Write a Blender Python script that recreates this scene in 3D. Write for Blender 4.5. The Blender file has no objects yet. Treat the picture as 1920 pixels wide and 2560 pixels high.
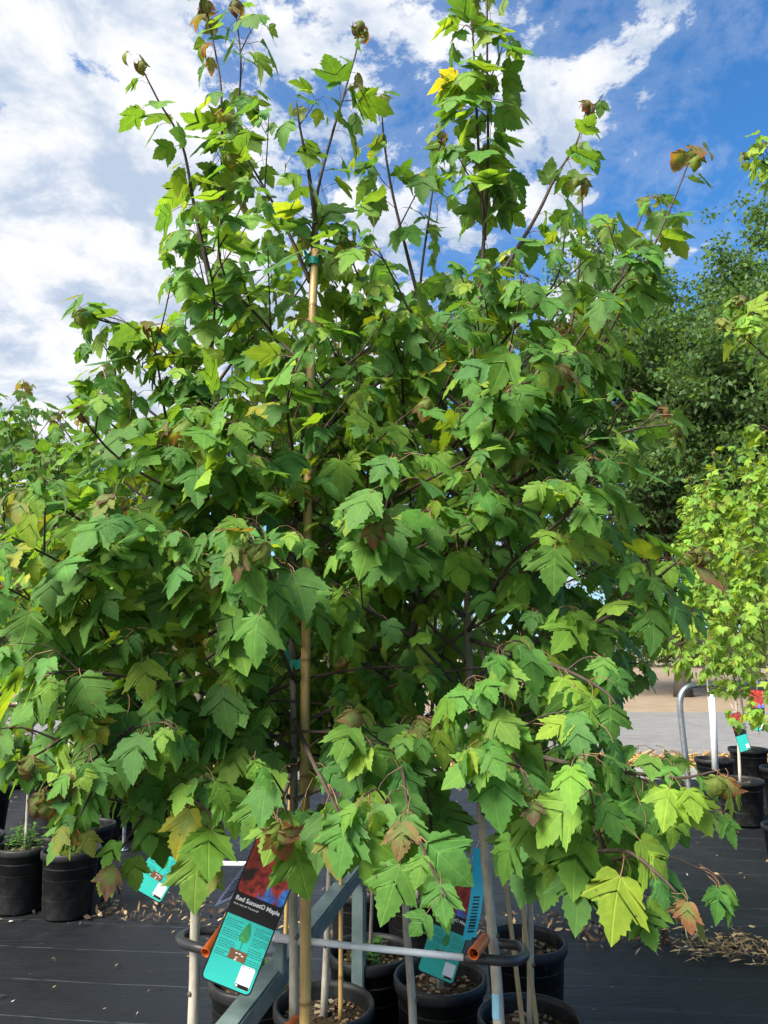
import bpy, bmesh, math, random
import numpy as np
from mathutils import Vector, Matrix, noise as mnoise
R = math.radians
rng = random.Random(7)
sc = bpy.context.scene
col = sc.collection

# ------------------------------------------------------------------ camera
CAM_H, PITCH, FPX = 1.6, R(11.0), 1775.0
cd = bpy.data.cameras.new('camera'); cam = bpy.data.objects.new('camera', cd); col.objects.link(cam)
cam.location = (0, 0, CAM_H); cam.rotation_euler = (R(90) + PITCH, 0, 0)
cd.sensor_fit = 'VERTICAL'; cd.sensor_height = 24.0; cd.lens = FPX / 2560 * 24.0
cd.clip_start = 0.05; cd.clip_end = 2000
sc.camera = cam
CP, SP = math.cos(PITCH), math.sin(PITCH)
def at(px, py, Y):
    """pixel of the 1920x2560 photograph -> point at distance Y in front of the camera"""
    u = (px - 960) / FPX; v = (1280 - py) / FPX
    t = Y / (CP - v * SP)
    return Vector((u * t, Y, CAM_H + t * (SP + v * CP)))
def on(px, py, z=0.0):
    """pixel -> point on the level z"""
    v = (1280 - py) / FPX
    t = (z - CAM_H) / (SP + v * CP)
    return Vector(((px - 960) / FPX * t, t * (CP - v * SP), z))
def project(p):
    dy, dz = p[1], p[2] - CAM_H
    d = dy * CP + dz * SP
    if d < 0.05: return None
    return 960 + FPX * p[0] / d, 1280 - FPX * (dz * CP - dy * SP) / d

# ------------------------------------------------------------------ sky and sun
SUN_EL, SUN_AZ = R(43), R(-132)          # azimuth from +Y, negative = left
sund = Vector((math.sin(SUN_AZ) * math.cos(SUN_EL), math.cos(SUN_AZ) * math.cos(SUN_EL), math.sin(SUN_EL)))
world = bpy.data.worlds.new('World'); sc.world = world; world.use_nodes = True
wt = world.node_tree; wt.nodes.clear()
class NT:
    def __init__(s, t): s.t = t
    def n(s, kind, **kw):
        nd = s.t.nodes.new(kind)
        for k, v in kw.items():
            setattr(nd, k, v)
        return nd
    def l(s, a, b): s.t.links.new(a, b)
    def m(s, op, a, b=None, c=None, clamp=False):
        nd = s.t.nodes.new('ShaderNodeMath'); nd.operation = op; nd.use_clamp = clamp
        for i, x in enumerate((a, b, c)):
            if x is None: continue
            if isinstance(x, (int, float)): nd.inputs[i].default_value = x
            else: s.t.links.new(x, nd.inputs[i])
        return nd.outputs[0]
    def ss(s, x, a, b):
        nd = s.t.nodes.new('ShaderNodeMapRange'); nd.interpolation_type = 'SMOOTHSTEP'
        s.t.links.new(x, nd.inputs[0]); nd.inputs[1].default_value = a; nd.inputs[2].default_value = b
        return nd.outputs[0]
    def mix(s, f, a, b, blend='MIX'):
        nd = s.t.nodes.new('ShaderNodeMix'); nd.data_type = 'RGBA'; nd.blend_type = blend
        for i, x in ((0, f), (6, a), (7, b)):
            if isinstance(x, (int, float)): nd.inputs[i].default_value = x
            elif isinstance(x, (tuple, list)): nd.inputs[i].default_value = (*x, 1) if len(x) == 3 else x
            else: s.t.links.new(x, nd.inputs[i])
        return nd.outputs[2]
    def noise(s, vec, scale, detail=4, rough=.5, dist=0.0):
        nd = s.t.nodes.new('ShaderNodeTexNoise')
        if vec is not None: s.t.links.new(vec, nd.inputs['Vector'])
        nd.inputs['Scale'].default_value = scale; nd.inputs['Detail'].default_value = detail
        nd.inputs['Roughness'].default_value = rough; nd.inputs['Distortion'].default_value = dist
        return nd.outputs[0]
W = NT(wt)
sky = W.n('ShaderNodeTexSky', sky_type='NISHITA'); sky.sun_disc = False
sky.sun_elevation = SUN_EL; sky.sun_rotation = SUN_AZ; sky.air_density = 1.0; sky.dust_density = 0.3; sky.ozone_density = 2.0
tc = W.n('ShaderNodeTexCoord')
sep = W.n('ShaderNodeSeparateXYZ'); W.l(tc.outputs['Generated'], sep.inputs[0])
zc = W.m('ADD', W.m('MAXIMUM', sep.outputs[2], 0.0), 0.22)
px_ = W.m('DIVIDE', sep.outputs[0], zc); py_ = W.m('DIVIDE', sep.outputs[1], zc)
cmb = W.n('ShaderNodeCombineXYZ'); W.l(px_, cmb.inputs[0]); W.l(py_, cmb.inputs[1]); cmb.inputs[2].default_value = 3.7
big = W.noise(cmb.outputs[0], 1.15, 3, .5, .3)
fine = W.noise(cmb.outputs[0], 4.0, 10, .66, .2)
cmb2 = W.n('ShaderNodeCombineXYZ'); W.l(px_, cmb2.inputs[0]); W.l(W.m('MULTIPLY', py_, 1.6), cmb2.inputs[1]); cmb2.inputs[2].default_value = 9.2
wisp = W.noise(cmb2.outputs[0], 6.0, 9, .65, .6)
# the cloud bank lies to the west (left) and thins out to the east
west = W.m('MULTIPLY', sep.outputs[0], -0.20)
dens = W.m('ADD', W.m('ADD', W.m('MULTIPLY', big, .30), W.m('MULTIPLY', fine, .78)), W.m('ADD', west, W.m('MULTIPLY', wisp, .10)))
mask = W.ss(dens, .562, .622)
veil = W.m('MULTIPLY', W.ss(dens, .49, .57), .14)
cover = W.m('MAXIMUM', mask, veil)
shade = W.ss(W.noise(cmb.outputs[0], 6.5, 8, .62, .3), .34, .62)
cl = W.mix(shade, (3.9, 4.7, 6.0), (7.6, 7.7, 7.9))
skyc = W.mix(1.0, sky.outputs[0], (.58, 1.28, 1.80), 'MULTIPLY')
hz = W.m('MULTIPLY', W.ss(sep.outputs[2], .30, .0), .7)
mixc = W.mix(cover, W.mix(hz, skyc, (4.6, 5.6, 6.8)), cl)
bg = W.n('ShaderNodeBackground'); W.l(mixc, bg.inputs[0]); bg.inputs[1].default_value = 0.058
out = W.n('ShaderNodeOutputWorld'); W.l(bg.outputs[0], out.inputs[0])
sl = bpy.data.lights.new('sun', 'SUN'); sl.energy = 5.0; sl.angle = R(30.0); sl.color = (1.0, .95, .86)
so = bpy.data.objects.new('sun', sl); col.objects.link(so)
so.rotation_euler = sund.to_track_quat('Z', 'Y').to_euler()
sc.view_settings.view_transform = 'Standard'; sc.view_settings.look = 'None'
sc.view_settings.exposure = 1.22; sc.view_settings.gamma = 1.0
sc.render.engine = 'CYCLES'
sc.cycles.use_denoising = True
try: sc.cycles.denoiser = 'OPENIMAGEDENOISE'
except Exception: pass
sc.cycles.max_bounces = 5; sc.cycles.diffuse_bounces = 3; sc.cycles.transmission_bounces = 3; sc.cycles.glossy_bounces = 1
sc.cycles.use_adaptive_sampling = True; sc.cycles.adaptive_threshold = .03
sc.cycles.sample_clamp_indirect = 6

# ------------------------------------------------------------------ helpers
class MB:
    def __init__(s): s.v = []; s.f = []; s.m = []; s.t = []; s.uv = []
    def add(s, verts, faces, mat=0, tint=None, uv=None):
        b = len(s.v); s.v += [tuple(x) for x in verts]
        s.f += [tuple(i + b for i in f) for f in faces]; s.m += [mat] * len(faces)
        s.t += [tint or (1, 1, 1)] * len(verts)
        s.uv += list(uv) if uv is not None else [(0, 0)] * len(verts)
    def box(s, c, d, mat=0, rot=None, tint=None):
        vs = [Vector((x * d[0] / 2, y * d[1] / 2, z * d[2] / 2)) for x in (-1, 1) for y in (-1, 1) for z in (-1, 1)]
        if rot is not None: vs = [rot @ v for v in vs]
        vs = [v + Vector(c) for v in vs]
        s.add(vs, [(0, 1, 3, 2), (4, 6, 7, 5), (0, 4, 5, 1), (2, 3, 7, 6), (0, 2, 6, 4), (1, 5, 7, 3)], mat, tint)
    def tube(s, pts, rad, seg=6, mat=0, tints=None, cap=True, wob=0):
        pts = [Vector(p) for p in pts]; n = len(pts)
        if isinstance(rad, (int, float)): rad = [rad] * n
        ref = None; vs = []; ts = []
        for i, p in enumerate(pts):
            t = (pts[min(i + 1, n - 1)] - pts[max(i - 1, 0)])
            t = t.normalized() if t.length > 1e-9 else Vector((0, 0, 1))
            if ref is None:
                ref = Vector((1, 0, 0)) if abs(t.x) < .8 else Vector((0, 1, 0))
            a = (ref - t * ref.dot(t)).normalized(); b = t.cross(a); ref = a
            for k in range(seg):
                an = 2 * math.pi * k / seg
                r = rad[i] * (1 + (rng.uniform(-wob, wob) if wob else 0))
                vs.append(p + (a * math.cos(an) + b * math.sin(an)) * r)
                ts.append(tints[i] if tints else (1, 1, 1))
        fs = [(i * seg + k, i * seg + (k + 1) % seg, (i + 1) * seg + (k + 1) % seg, (i + 1) * seg + k) for i in range(n - 1) for k in range(seg)]
        if cap: fs += [tuple(reversed(range(seg))), tuple((n - 1) * seg + k for k in range(seg))]
        s.add(vs, fs, mat); s.t[-len(vs):] = ts
    def lathe(s, prof, seg=28, mat=0, c=(0, 0, 0), tint=None):
        vs = []; n = len(prof)
        for (r, z) in prof:
            for k in range(seg):
                a = 2 * math.pi * k / seg
                vs.append((c[0] + r * math.cos(a), c[1] + r * math.sin(a), c[2] + z))
        fs = [(i * seg + k, i * seg + (k + 1) % seg, (i + 1) * seg + (k + 1) % seg, (i + 1) * seg + k) for i in range(n - 1) for k in range(seg)]
        s.add(vs, fs, mat, tint)
    def mesh(s, name, mats, smooth=True):
        me = bpy.data.meshes.new(name)
        me.from_pydata(s.v, [], s.f)
        for m in mats: me.materials.append(m)
        me.polygons.foreach_set('material_index', s.m)
        me.polygons.foreach_set('use_smooth', [smooth] * len(s.f))
        ca = me.color_attributes.new('tint', 'FLOAT_COLOR', 'POINT')
        arr = np.ones((len(s.v), 4), np.float32)
        if s.v: arr[:, :3] = np.array(s.t, np.float32)
        ca.data.foreach_set('color', arr.ravel())
        if any(u != (0, 0) for u in s.uv):
            uvl = me.uv_layers.new(name='UVMap')
            idx = np.empty(len(me.loops), np.int32); me.loops.foreach_get('vertex_index', idx)
            uvl.data.foreach_set('uv', np.array(s.uv, np.float32)[idx].ravel())
        me.update()
        return me
def link(name, data, parent=None, loc=(0, 0, 0)):
    o = bpy.data.objects.new(name, data); col.objects.link(o); o.location = loc
    if parent is not None: o.parent = parent
    return o
def build(mb, name, mats, parent=None, smooth=True, loc=(0, 0, 0)):
    return link(name, mb.mesh(name, mats if isinstance(mats, (list, tuple)) else [mats], smooth), parent, loc)
def tag(o, label=None, cat=None, group=None, kind=None):
    if label: o['label'] = label
    if cat: o['category'] = cat
    if group: o['group'] = group
    if kind: o['kind'] = kind
    return o
def empty(name, loc, label, cat, group=None, rz=0):
    o = link(name, None, None, loc); o.rotation_euler.z = rz; o.empty_display_size = .1
    return tag(o, label, cat, group)
def bez(p, n):
    """Catmull-Rom through points"""
    p = [Vector(q) for q in p]
    P = [p[0] * 2 - p[1]] + p + [p[-1] * 2 - p[-2]]; res = []
    for i in range(1, len(P) - 2):
        for k in range(n):
            t = k / n; a, b, c, d = P[i - 1], P[i], P[i + 1], P[i + 2]
            res.append(.5 * ((2 * b) + (c - a) * t + (2 * a - 5 * b + 4 * c - d) * t * t + (3 * b - a - 3 * c + d) * t ** 3))
    return res + [p[-1]]

# ------------------------------------------------------------------ materials
def mat(name):
    m = bpy.data.materials.new(name); m.use_nodes = True; m.node_tree.nodes.clear()
    N = NT(m.node_tree); o = N.n('ShaderNodeOutputMaterial')
    return m, N, o
def principled(N, o, base, rough=.5, metal=0, spec=.5, bump=None, bstr=.3, bdist=.01):
    p = N.n('ShaderNodeBsdfPrincipled')
    if isinstance(base, (tuple, list)): p.inputs['Base Color'].default_value = (*base, 1)
    else: N.l(base, p.inputs['Base Color'])
    if isinstance(rough, (int, float)): p.inputs['Roughness'].default_value = rough
    else: N.l(rough, p.inputs['Roughness'])
    p.inputs['Metallic'].default_value = metal; p.inputs['Specular IOR Level'].default_value = spec
    if bump is not None:
        b = N.n('ShaderNodeBump'); b.inputs['Strength'].default_value = bstr; b.inputs['Distance'].default_value = bdist
        N.l(bump, b.inputs['Height']); N.l(b.outputs[0], p.inputs['Normal'])
    if o is not None: N.l(p.outputs[0], o.inputs[0])
    return p
def simple(name, a, b=None, scale=20, rough=.5, metal=0, spec=.5, bstr=.2, bdist=.004, detail=5):
    m, N, o = mat(name)
    t = N.n('ShaderNodeTexCoord')
    nz = N.noise(t.outputs['Object'], scale, detail, .6)
    c = N.mix(N.ss(nz, .3, .7), a, b if b else tuple(x * .8 for x in a))
    principled(N, o, c, rough, metal, spec, nz, bstr, bdist)
    return m
def leaf_mat(name, joined):
    m, N, o = mat(name)
    if joined:
        a = N.n('ShaderNodeAttribute', attribute_name='tint'); base = a.outputs[0]
    else:
        oi = N.n('ShaderNodeObjectInfo'); base = oi.outputs['Color']
    uv = N.n('ShaderNodeUVMap'); s = N.n('ShaderNodeSeparateXYZ'); N.l(uv.outputs[0], s.inputs[0])
    ax = N.m('ABSOLUTE', s.outputs[0]); y = s.outputs[1]
    mid = N.ss(ax, .022, .004)
    dl = N.m('ABSOLUTE', N.m('SUBTRACT', N.m('MULTIPLY', ax, .69), N.m('MULTIPLY', y, .72)))
    lat = N.m('MULTIPLY', N.ss(dl, .018, .003), N.ss(y, -.01, .02))
    saw = N.m('PINGPONG', N.m('ADD', N.m('SUBTRACT', y, N.m('MULTIPLY', ax, .95)), 2.0), .07)
    sec = N.m('MULTIPLY', N.ss(saw, .010, .002), .30)
    vein = N.m('MAXIMUM', N.m('MAXIMUM', mid, lat), sec)
    t = N.n('ShaderNodeTexCoord')
    nz = N.noise(t.outputs['Object'], 60 if joined else 3.0, 2, .6)
    var = N.mix(N.ss(nz, .3, .75), N.mix(1.0, base, (.82, .86, .85), 'MULTIPLY'), N.mix(1.0, base, (1.14, 1.08, 1.0), 'MULTIPLY'))
    c = N.mix(N.m('MULTIPLY', vein, .40), var, N.mix(1.0, base, (1.9, 1.5, 1.5), 'MULTIPLY'))
    # bronze young leaves stay green along the ribs, colour grades out to the margins
    sr = N.n('ShaderNodeSeparateColor'); N.l(base, sr.inputs[0])
    red = N.ss(N.m('SUBTRACT', sr.outputs[0], N.m('MULTIPLY', sr.outputs[1], .80)), .0, .04)
    inner = N.ss(N.m('ADD', N.m('ADD', ax, N.m('ABSOLUTE', N.m('SUBTRACT', y, .3))), N.m('MULTIPLY', nz, .5)), .85, .35)
    c = N.mix(N.m('MULTIPLY', N.m('MULTIPLY', red, inner), .75), c, (.12, .20, .045))
    # small brown blemishes
    cx = N.n('ShaderNodeCombineXYZ'); N.l(s.outputs[0], cx.inputs[0]); N.l(y, cx.inputs[1])
    if joined: N.l(N.m('MULTIPLY', sr.outputs[1], 90.0), cx.inputs[2])
    else: N.l(N.m('MULTIPLY', oi.outputs['Random'], 50.0), cx.inputs[2])
    spot = N.ss(N.noise(cx.outputs[0], 9.0, 1, .5), .735, .765)
    c = N.mix(N.m('MULTIPLY', spot, .8), c, (.10, .055, .025))
    geo = N.n('ShaderNodeNewGeometry')
    under = N.mix(.5, c, (.17, .25, .10))            # paler matte underside
    c2 = N.mix(geo.outputs['Backfacing'], c, under)
    p = principled(N, None, c2, N.m('ADD', .54, N.m('MULTIPLY', nz, .2)), 0, .25,
                   N.m('ADD', N.m('MULTIPLY', vein, -.4), N.m('MULTIPLY', nz, .5)), .25, .004 if joined else .03)
    tr = N.n('ShaderNodeBsdfTranslucent')
    N.l(N.mix(1.0, c, (2.2, 1.75, .55), 'MULTIPLY'), tr.inputs[0])
    ms = N.n('ShaderNodeMixShader'); ms.inputs[0].default_value = .40
    N.l(p.outputs[0], ms.inputs[1]); N.l(tr.outputs[0], ms.inputs[2]); N.l(ms.outputs[0], o.inputs[0])
    return m
M = {}
M['leaf'] = leaf_mat('maple_leaf', False)
M['leafj'] = leaf_mat('maple_foliage', True)
M['petiole'] = simple('petiole_red', (.21, .085, .05), (.17, .11, .045), 30, .5)
def bark_mat():
    m, N, o = mat('young_maple_bark')
    a = N.n('ShaderNodeAttribute', attribute_name='tint')
    t = N.n('ShaderNodeTexCoord')
    mp = N.n('ShaderNodeMapping'); mp.inputs['Scale'].default_value = (60, 60, 14); N.l(t.outputs['Object'], mp.inputs[0])
    n1 = N.noise(mp.outputs[0], 1.0, 6, .65)
    n2 = N.noise(t.outputs['Object'], 9, 3, .5)
    c = N.mix(N.ss(n1, .3, .7), N.mix(1.0, a.outputs[0], (.72, .72, .70), 'MULTIPLY'), N.mix(1.0, a.outputs[0], (1.18, 1.15, 1.1), 'MULTIPLY'))
    c = N.mix(N.m('MULTIPLY', N.ss(n2, .55, .75), .35), c, N.mix(1.0, a.outputs[0], (.8, 1.0, .62), 'MULTIPLY'))
    principled(N, o, c, .7, 0, .3, n1, .5, .003)
    return m
M['bark'] = bark_mat()
def bamboo_mat():
    m, N, o = mat('bamboo_cane')
    t = N.n('ShaderNodeTexCoord')
    mp = N.n('ShaderNodeMapping'); mp.inputs['Scale'].default_value = (120, 120, 3); N.l(t.outputs['Object'], mp.inputs[0])
    n1 = N.noise(mp.outputs[0], 1.0, 5, .6)
    n2 = N.noise(t.outputs['Object'], 6, 4, .6)
    a = N.n('ShaderNodeAttribute', attribute_name='tint')
    c = N.mix(N.ss(n1, .3, .75), (.50, .31, .10), (.62, .42, .17))
    c = N.mix(N.m('MULTIPLY', N.ss(n2, .55, .72), .5), c, (.36, .21, .07))
    c = N.mix(1.0, c, a.outputs[0], 'MULTIPLY')
    principled(N, o, c, .38, 0, .5, n1, .2, .002)
    return m
M['bamboo'] = bamboo_mat()
def pot_mat():
    m, N, o = mat('black_nursery_pot')
    t = N.n('ShaderNodeTexCoord')
    n1 = N.noise(t.outputs['Object'], 14, 6, .65); n2 = N.noise(t.outputs['Object'], 120, 3, .5)
    c = N.mix(N.ss(n1, .42, .75), (.007, .0075, .008), (.028, .028, .026))
    principled(N, o, c, N.m('ADD', .40, N.m('MULTIPLY', n1, .3)), 0, .35, n2, .12, .001)
    return m
M['pot'] = pot_mat()
M['soil'] = simple('potting_soil', (.022, .015, .009), (.085, .06, .035), 45, .95, 0, .1, 1.0, .02, 8)
M['chip'] = simple('bark_chip', (.11, .07, .04), (.045, .03, .02), 30, .9, 0, .2)
def attr_mat(name, rough=.8, spec=.2):
    m, N, o = mat(name)
    a = N.n('ShaderNodeAttribute', attribute_name='tint'); t = N.n('ShaderNodeTexCoord')
    nz = N.noise(t.outputs['Object'], 25, 4, .6)
    c = N.mix(N.ss(nz, .3, .7), N.mix(1.0, a.outputs[0], (.75, .75, .75), 'MULTIPLY'), a.outputs[0])
    principled(N, o, c, rough, 0, spec)
    return m
M['litter'] = attr_mat('dry_litter')
M['plastic'] = attr_mat('printed_card', .35, .5)
M['steel'] = simple('galvanised_steel', (.42, .45, .47), (.30, .33, .35), 18, .34, .85, .5, .1, .001)
M['rod'] = simple('bright_metal_rod', (.86, .87, .88), (.74, .76, .78), 25, .3, .0)
M['rubber'] = simple('black_rubber_sleeve', (.018, .019, .021), (.032, .033, .035), 20, .42, 0, .5)
M['beam'] = simple('painted_grey_green_beam', (.17, .23, .22), (.10, .145, .14), 14, .45, 0, .5, .25, .002)
M['orange'] = simple('orange_plastic', (.78, .17, .025), (.62, .12, .02), 12, .4)
M['white'] = simple('white_paint', (.74, .75, .76), (.6, .61, .62), 14, .45)
M['tie'] = simple('green_tie_tape', (.0, .27, .19), (.0, .2, .15), 30, .4)

# ------------------------------------------------------------------ ground
def fabric_mat():
    m, N, o = mat('woven_landscape_fabric')
    t = N.n('ShaderNodeTexCoord'); s = N.n('ShaderNodeSeparateXYZ'); N.l(t.outputs['Object'], s.inputs[0])
    X, Y = s.outputs[0], s.outputs[1]
    n1 = N.noise(t.outputs['Object'], 1.3, 6, .6, .4); n2 = N.noise(t.outputs['Object'], 9, 6, .65)
    # printed guide stripes of the weave
    yy = N.m('ADD', N.m('ADD', Y, N.m('MULTIPLY', X, .11)), N.m('MULTIPLY', N.noise(t.outputs['Object'], 1.1, 2), .05))
    st = N.m('PINGPONG', N.m('ADD', yy, 20.0), .18)
    stripe = N.m('MULTIPLY', N.ss(st, .0045, .001), N.ss(n2, .28, .62))
    wv = N.m('MULTIPLY', N.m('SINE', N.m('MULTIPLY', X, 1500)), N.m('SINE', N.m('MULTIPLY', yy, 1500)))
    mp = N.n('ShaderNodeMapping'); mp.inputs['Scale'].default_value = (1.0, 9.0, 1); mp.inputs['Rotation'].default_value = (0, 0, R(6)); N.l(t.outputs['Object'], mp.inputs[0])
    wr = N.noise(mp.outputs[0], 1.6, 4, .55, .8)
    dust = N.m('MULTIPLY', N.ss(n1, .48, .75), N.ss(n2, .3, .7))
    c = N.mix(dust, (.0045, .0055, .007), (.020, .021, .022))
    c = N.mix(N.m('MULTIPLY', stripe, .34), c, (.15, .18, .20))
    spk = N.noise(t.outputs['Object'], 130, 2, .5)
    c = N.mix(N.m('MULTIPLY', N.ss(spk, .74, .78), .6), c, (.28, .26, .22))
    h = N.m('ADD', N.m('MULTIPLY', wr, 1.0), N.m('ADD', N.m('MULTIPLY', wv, .006), N.m('MULTIPLY', n2, .12)))
    principled(N, o, c, N.m('ADD', .42, N.m('MULTIPLY', n2, .25)), 0, .45, h, .35, .03)
    return m
def sheet(name, x0, x1, y0, y1, z, m, nx=1, ny=1, amp=0, freq=1.0):
    mb = MB(); vs = []
    for j in range(ny + 1):
        for i in range(nx + 1):
            x = x0 + (x1 - x0) * i / nx; y = y0 + (y1 - y0) * j / ny
            vs.append((x, y, z + (amp * mnoise.noise(Vector((x * freq, y * freq, 4.1 + z))) if amp else 0)))
    fs = [(j * (nx + 1) + i, j * (nx + 1) + i + 1, (j + 1) * (nx + 1) + i + 1, (j + 1) * (nx + 1) + i) for j in range(ny) for i in range(nx)]
    mb.add(vs, fs)
    return tag(build(mb, name, m), kind='structure')
def ground_mat(name, a, b, sc_, rough=.95, bstr=.6):
    m, N, o = mat(name)
    t = N.n('ShaderNodeTexCoord')
    n1 = N.noise(t.outputs['Object'], sc_, 8, .68); n2 = N.noise(t.outputs['Object'], sc_ * .12, 4, .55)
    c = N.mix(N.ss(N.m('ADD', N.m('MULTIPLY', n1, .6), N.m('MULTIPLY', n2, .4)), .35, .65), a, b)
    principled(N, o, c, rough, 0, .2, n1, bstr, .03)
    return m
sheet('ground', -400, 400, -30, 900, -.03, ground_mat('dry_earth', (.20, .145, .095), (.27, .21, .145), 1.5), 1, 1)
def fabric():
    mb = MB(); nx, ny = 220, 200; vs = []
    for j in range(ny + 1):
        for i in range(nx + 1):
            x = -6.5 + 13 * i / nx; y = 9.5 * (j / ny) ** 1.0
            w = y + .13 * x
            k = math.exp(-((w - 4.85) / .42) ** 2)
            z = .010 * mnoise.noise(Vector((x * .8, w * 3.2, 1.3))) + .005 * mnoise.noise(Vector((x * 2.5, w * 6.5, 7.7)))
            z += k * (.016 * mnoise.noise(Vector((x * 1.1, w * 7.0, 3.9))) + .012 * mnoise.noise(Vector((x * 3.1, w * 13, 5.5))) + .006)
            vs.append((x, y, z - .010))
    mb.add(vs, [(j * (nx + 1) + i, j * (nx + 1) + i + 1, (j + 1) * (nx + 1) + i + 1, (j + 1) * (nx + 1) + i) for j in range(ny) for i in range(nx)])
    return tag(build(mb, 'landscape_fabric', FAB), kind='structure')
FAB = fabric_mat(); fabric()
sheet('landscape_fabric', -16, 16, -3, 9.5, -.028, FAB, 1, 1)
sheet('gravel_strip', -60, 60, 9.45, 10.4, -.012, ground_mat('pale_gravel', (.19, .185, .18), (.29, .28, .27), 9), 1, 1)
sheet('road', -200, 200, 11.4, 19.5, -.02, ground_mat('worn_pale_asphalt', (.145, .142, .14), (.20, .196, .19), 3), 1, 1)

# ------------------------------------------------------------------ maple leaf shapes
HALF = [(0, .02), (.10, -.035), (.22, -.03), (.30, .03), (.33, .10), (.40, .14), (.41, .22), (.485, .28), (.475, .36), (.555, .42), (.54, .48),
        (.635, .62), (.52, .585), (.47, .60), (.415, .555), (.35, .57), (.26, .505), (.295, .60), (.265, .65), (.295, .73), (.225, .755),
        (.235, .83), (.15, .865), (.13, .94), (0, 1.10)]
HALF_LO = [(0, .02), (.22, -.03), (.40, .18), (.635, .62), (.42, .56), (.26, .505), (.295, .72), (.15, .87), (0, 1.10)]
def leaf_geom(r, lo=False, curl=None):
    tipk, sk, bk = r.uniform(.84, 1.10), r.uniform(-.07, .06), r.uniform(.80, 1.15)
    half = []
    jr = random.Random(int(tipk * 1e6))
    for (x, y) in (HALF_LO if lo else HALF):
        if x > 0:
            if x > .34 and y > .2: x, y = .2 + (x - .2) * tipk, .3 + (y - .3) * tipk
            if .2 < x < .45 and .48 < y < .60: x += sk * .7; y += sk * .6
            if y < .12: x *= bk
            x += jr.uniform(-.012, .012); y += jr.uniform(-.012, .012)
        half.append((max(x, 0), y))
    fold = r.uniform(.0, .20); droop = r.uniform(.08, .65) if curl is None else curl
    latd = r.uniform(.0, .36); rip = r.uniform(.008, .035); ph = r.uniform(0, 6); asym = r.uniform(-.06, .06)
    wid = r.uniform(.86, 1.08); lobe = r.uniform(.86, 1.05); bendx = r.uniform(-.18, .18)
    if curl is not None and curl > 1.2: latd = 1.1; fold = -.15
    vs = []; uvs = []; fs = []; key = {}
    def V(x, y):
        k = (round(x, 4), round(y, 4))
        if k in key: return key[k]
        ax = abs(x); X = x * wid * (1 + (asym if x > 0 else -asym)) * (1 - .10 * (1 - lobe)); Y = y
        if y > .5 and ax < .33: Y = .5 + (y - .5) * lobe
        z = fold * ax - latd * ax * ax + rip * math.sin(9 * y + ph + 5 * x) * min(1, ax * 3) + .05 * abs(ax * .69 - y * .72)
        z += .012 * math.sin(17 * y + ph) * ax
        X += bendx * Y * Y
        kk = droop
        Yb = math.sin(kk * Y) / kk; zb = -(1 - math.cos(kk * Y)) / kk
        key[k] = len(vs); vs.append((X, Yb - z * math.sin(kk * Y) * -1, zb + z * math.cos(kk * Y))); uvs.append((x, y))
        return key[k]
    for sx in (1, -1):
        rows = []
        for (x, y) in half:
            my = min(1.10, max(.02, y - .72 * x)) if x > 0 else y
            o = V(sx * x, y); mm = V(0, my)
            q = V(sx * x * .5, (y + my) / 2) if (x > 0 and not lo) else None
            rows.append((mm, q, o))
        for (a, b) in zip(rows, rows[1:]):
            def face(ids):
                ids2 = []
                for i in ids:
                    if i is not None and i not in ids2: ids2.append(i)
                if len(ids2) >= 3: fs.append(tuple(ids2 if sx > 0 else reversed(ids2)))
            if lo:
                face((a[0], a[2], b[2], b[0]))
            else:
                aq = a[1] if a[1] is not None else a[0]; bq = b[1] if b[1] is not None else b[0]
                face((a[0], aq, bq, b[0])); face((aq, a[2], b[2], bq))
    return vs, fs, uvs
def petiole_geom(plen, k):
    p = [Vector((0, .04, 0)), Vector((0, -.12, .0)), Vector((k * .3, -.32 * plen / .6, -.10)), Vector((k, -.52 * plen / .6, -.34 * plen / .6))]
    return p
NV = 24
lr = random.Random(21)
LEAF = []         # (hi mesh, attach point, lo geometry (v,f,uv), petiole points)
for i in range(NV + 4):
    curled = i >= NV
    lo_state = lr.getstate()
    g = leaf_geom(lr, False, lr.uniform(1.4, 2.3) if curled else None)
    end_state = lr.getstate(); lr.setstate(lo_state)
    gl = leaf_geom(lr, True, lr.uniform(1.4, 2.3) if curled else None); lr.setstate(end_state)
    plen = lr.uniform(.35, .8) if not curled else .35
    pp = petiole_geom(plen, lr.uniform(-.15, .15))
    mb = MB(); mb.add(g[0], g[1], 0, uv=g[2]); mb.tube(pp, [.014, .011, .011, .016], 4, 1, cap=False)
    me = mb.mesh('leaf', [M['leaf'], M['petiole']])
    LEAF.append((me, pp[-1], g, gl, pp))

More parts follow.
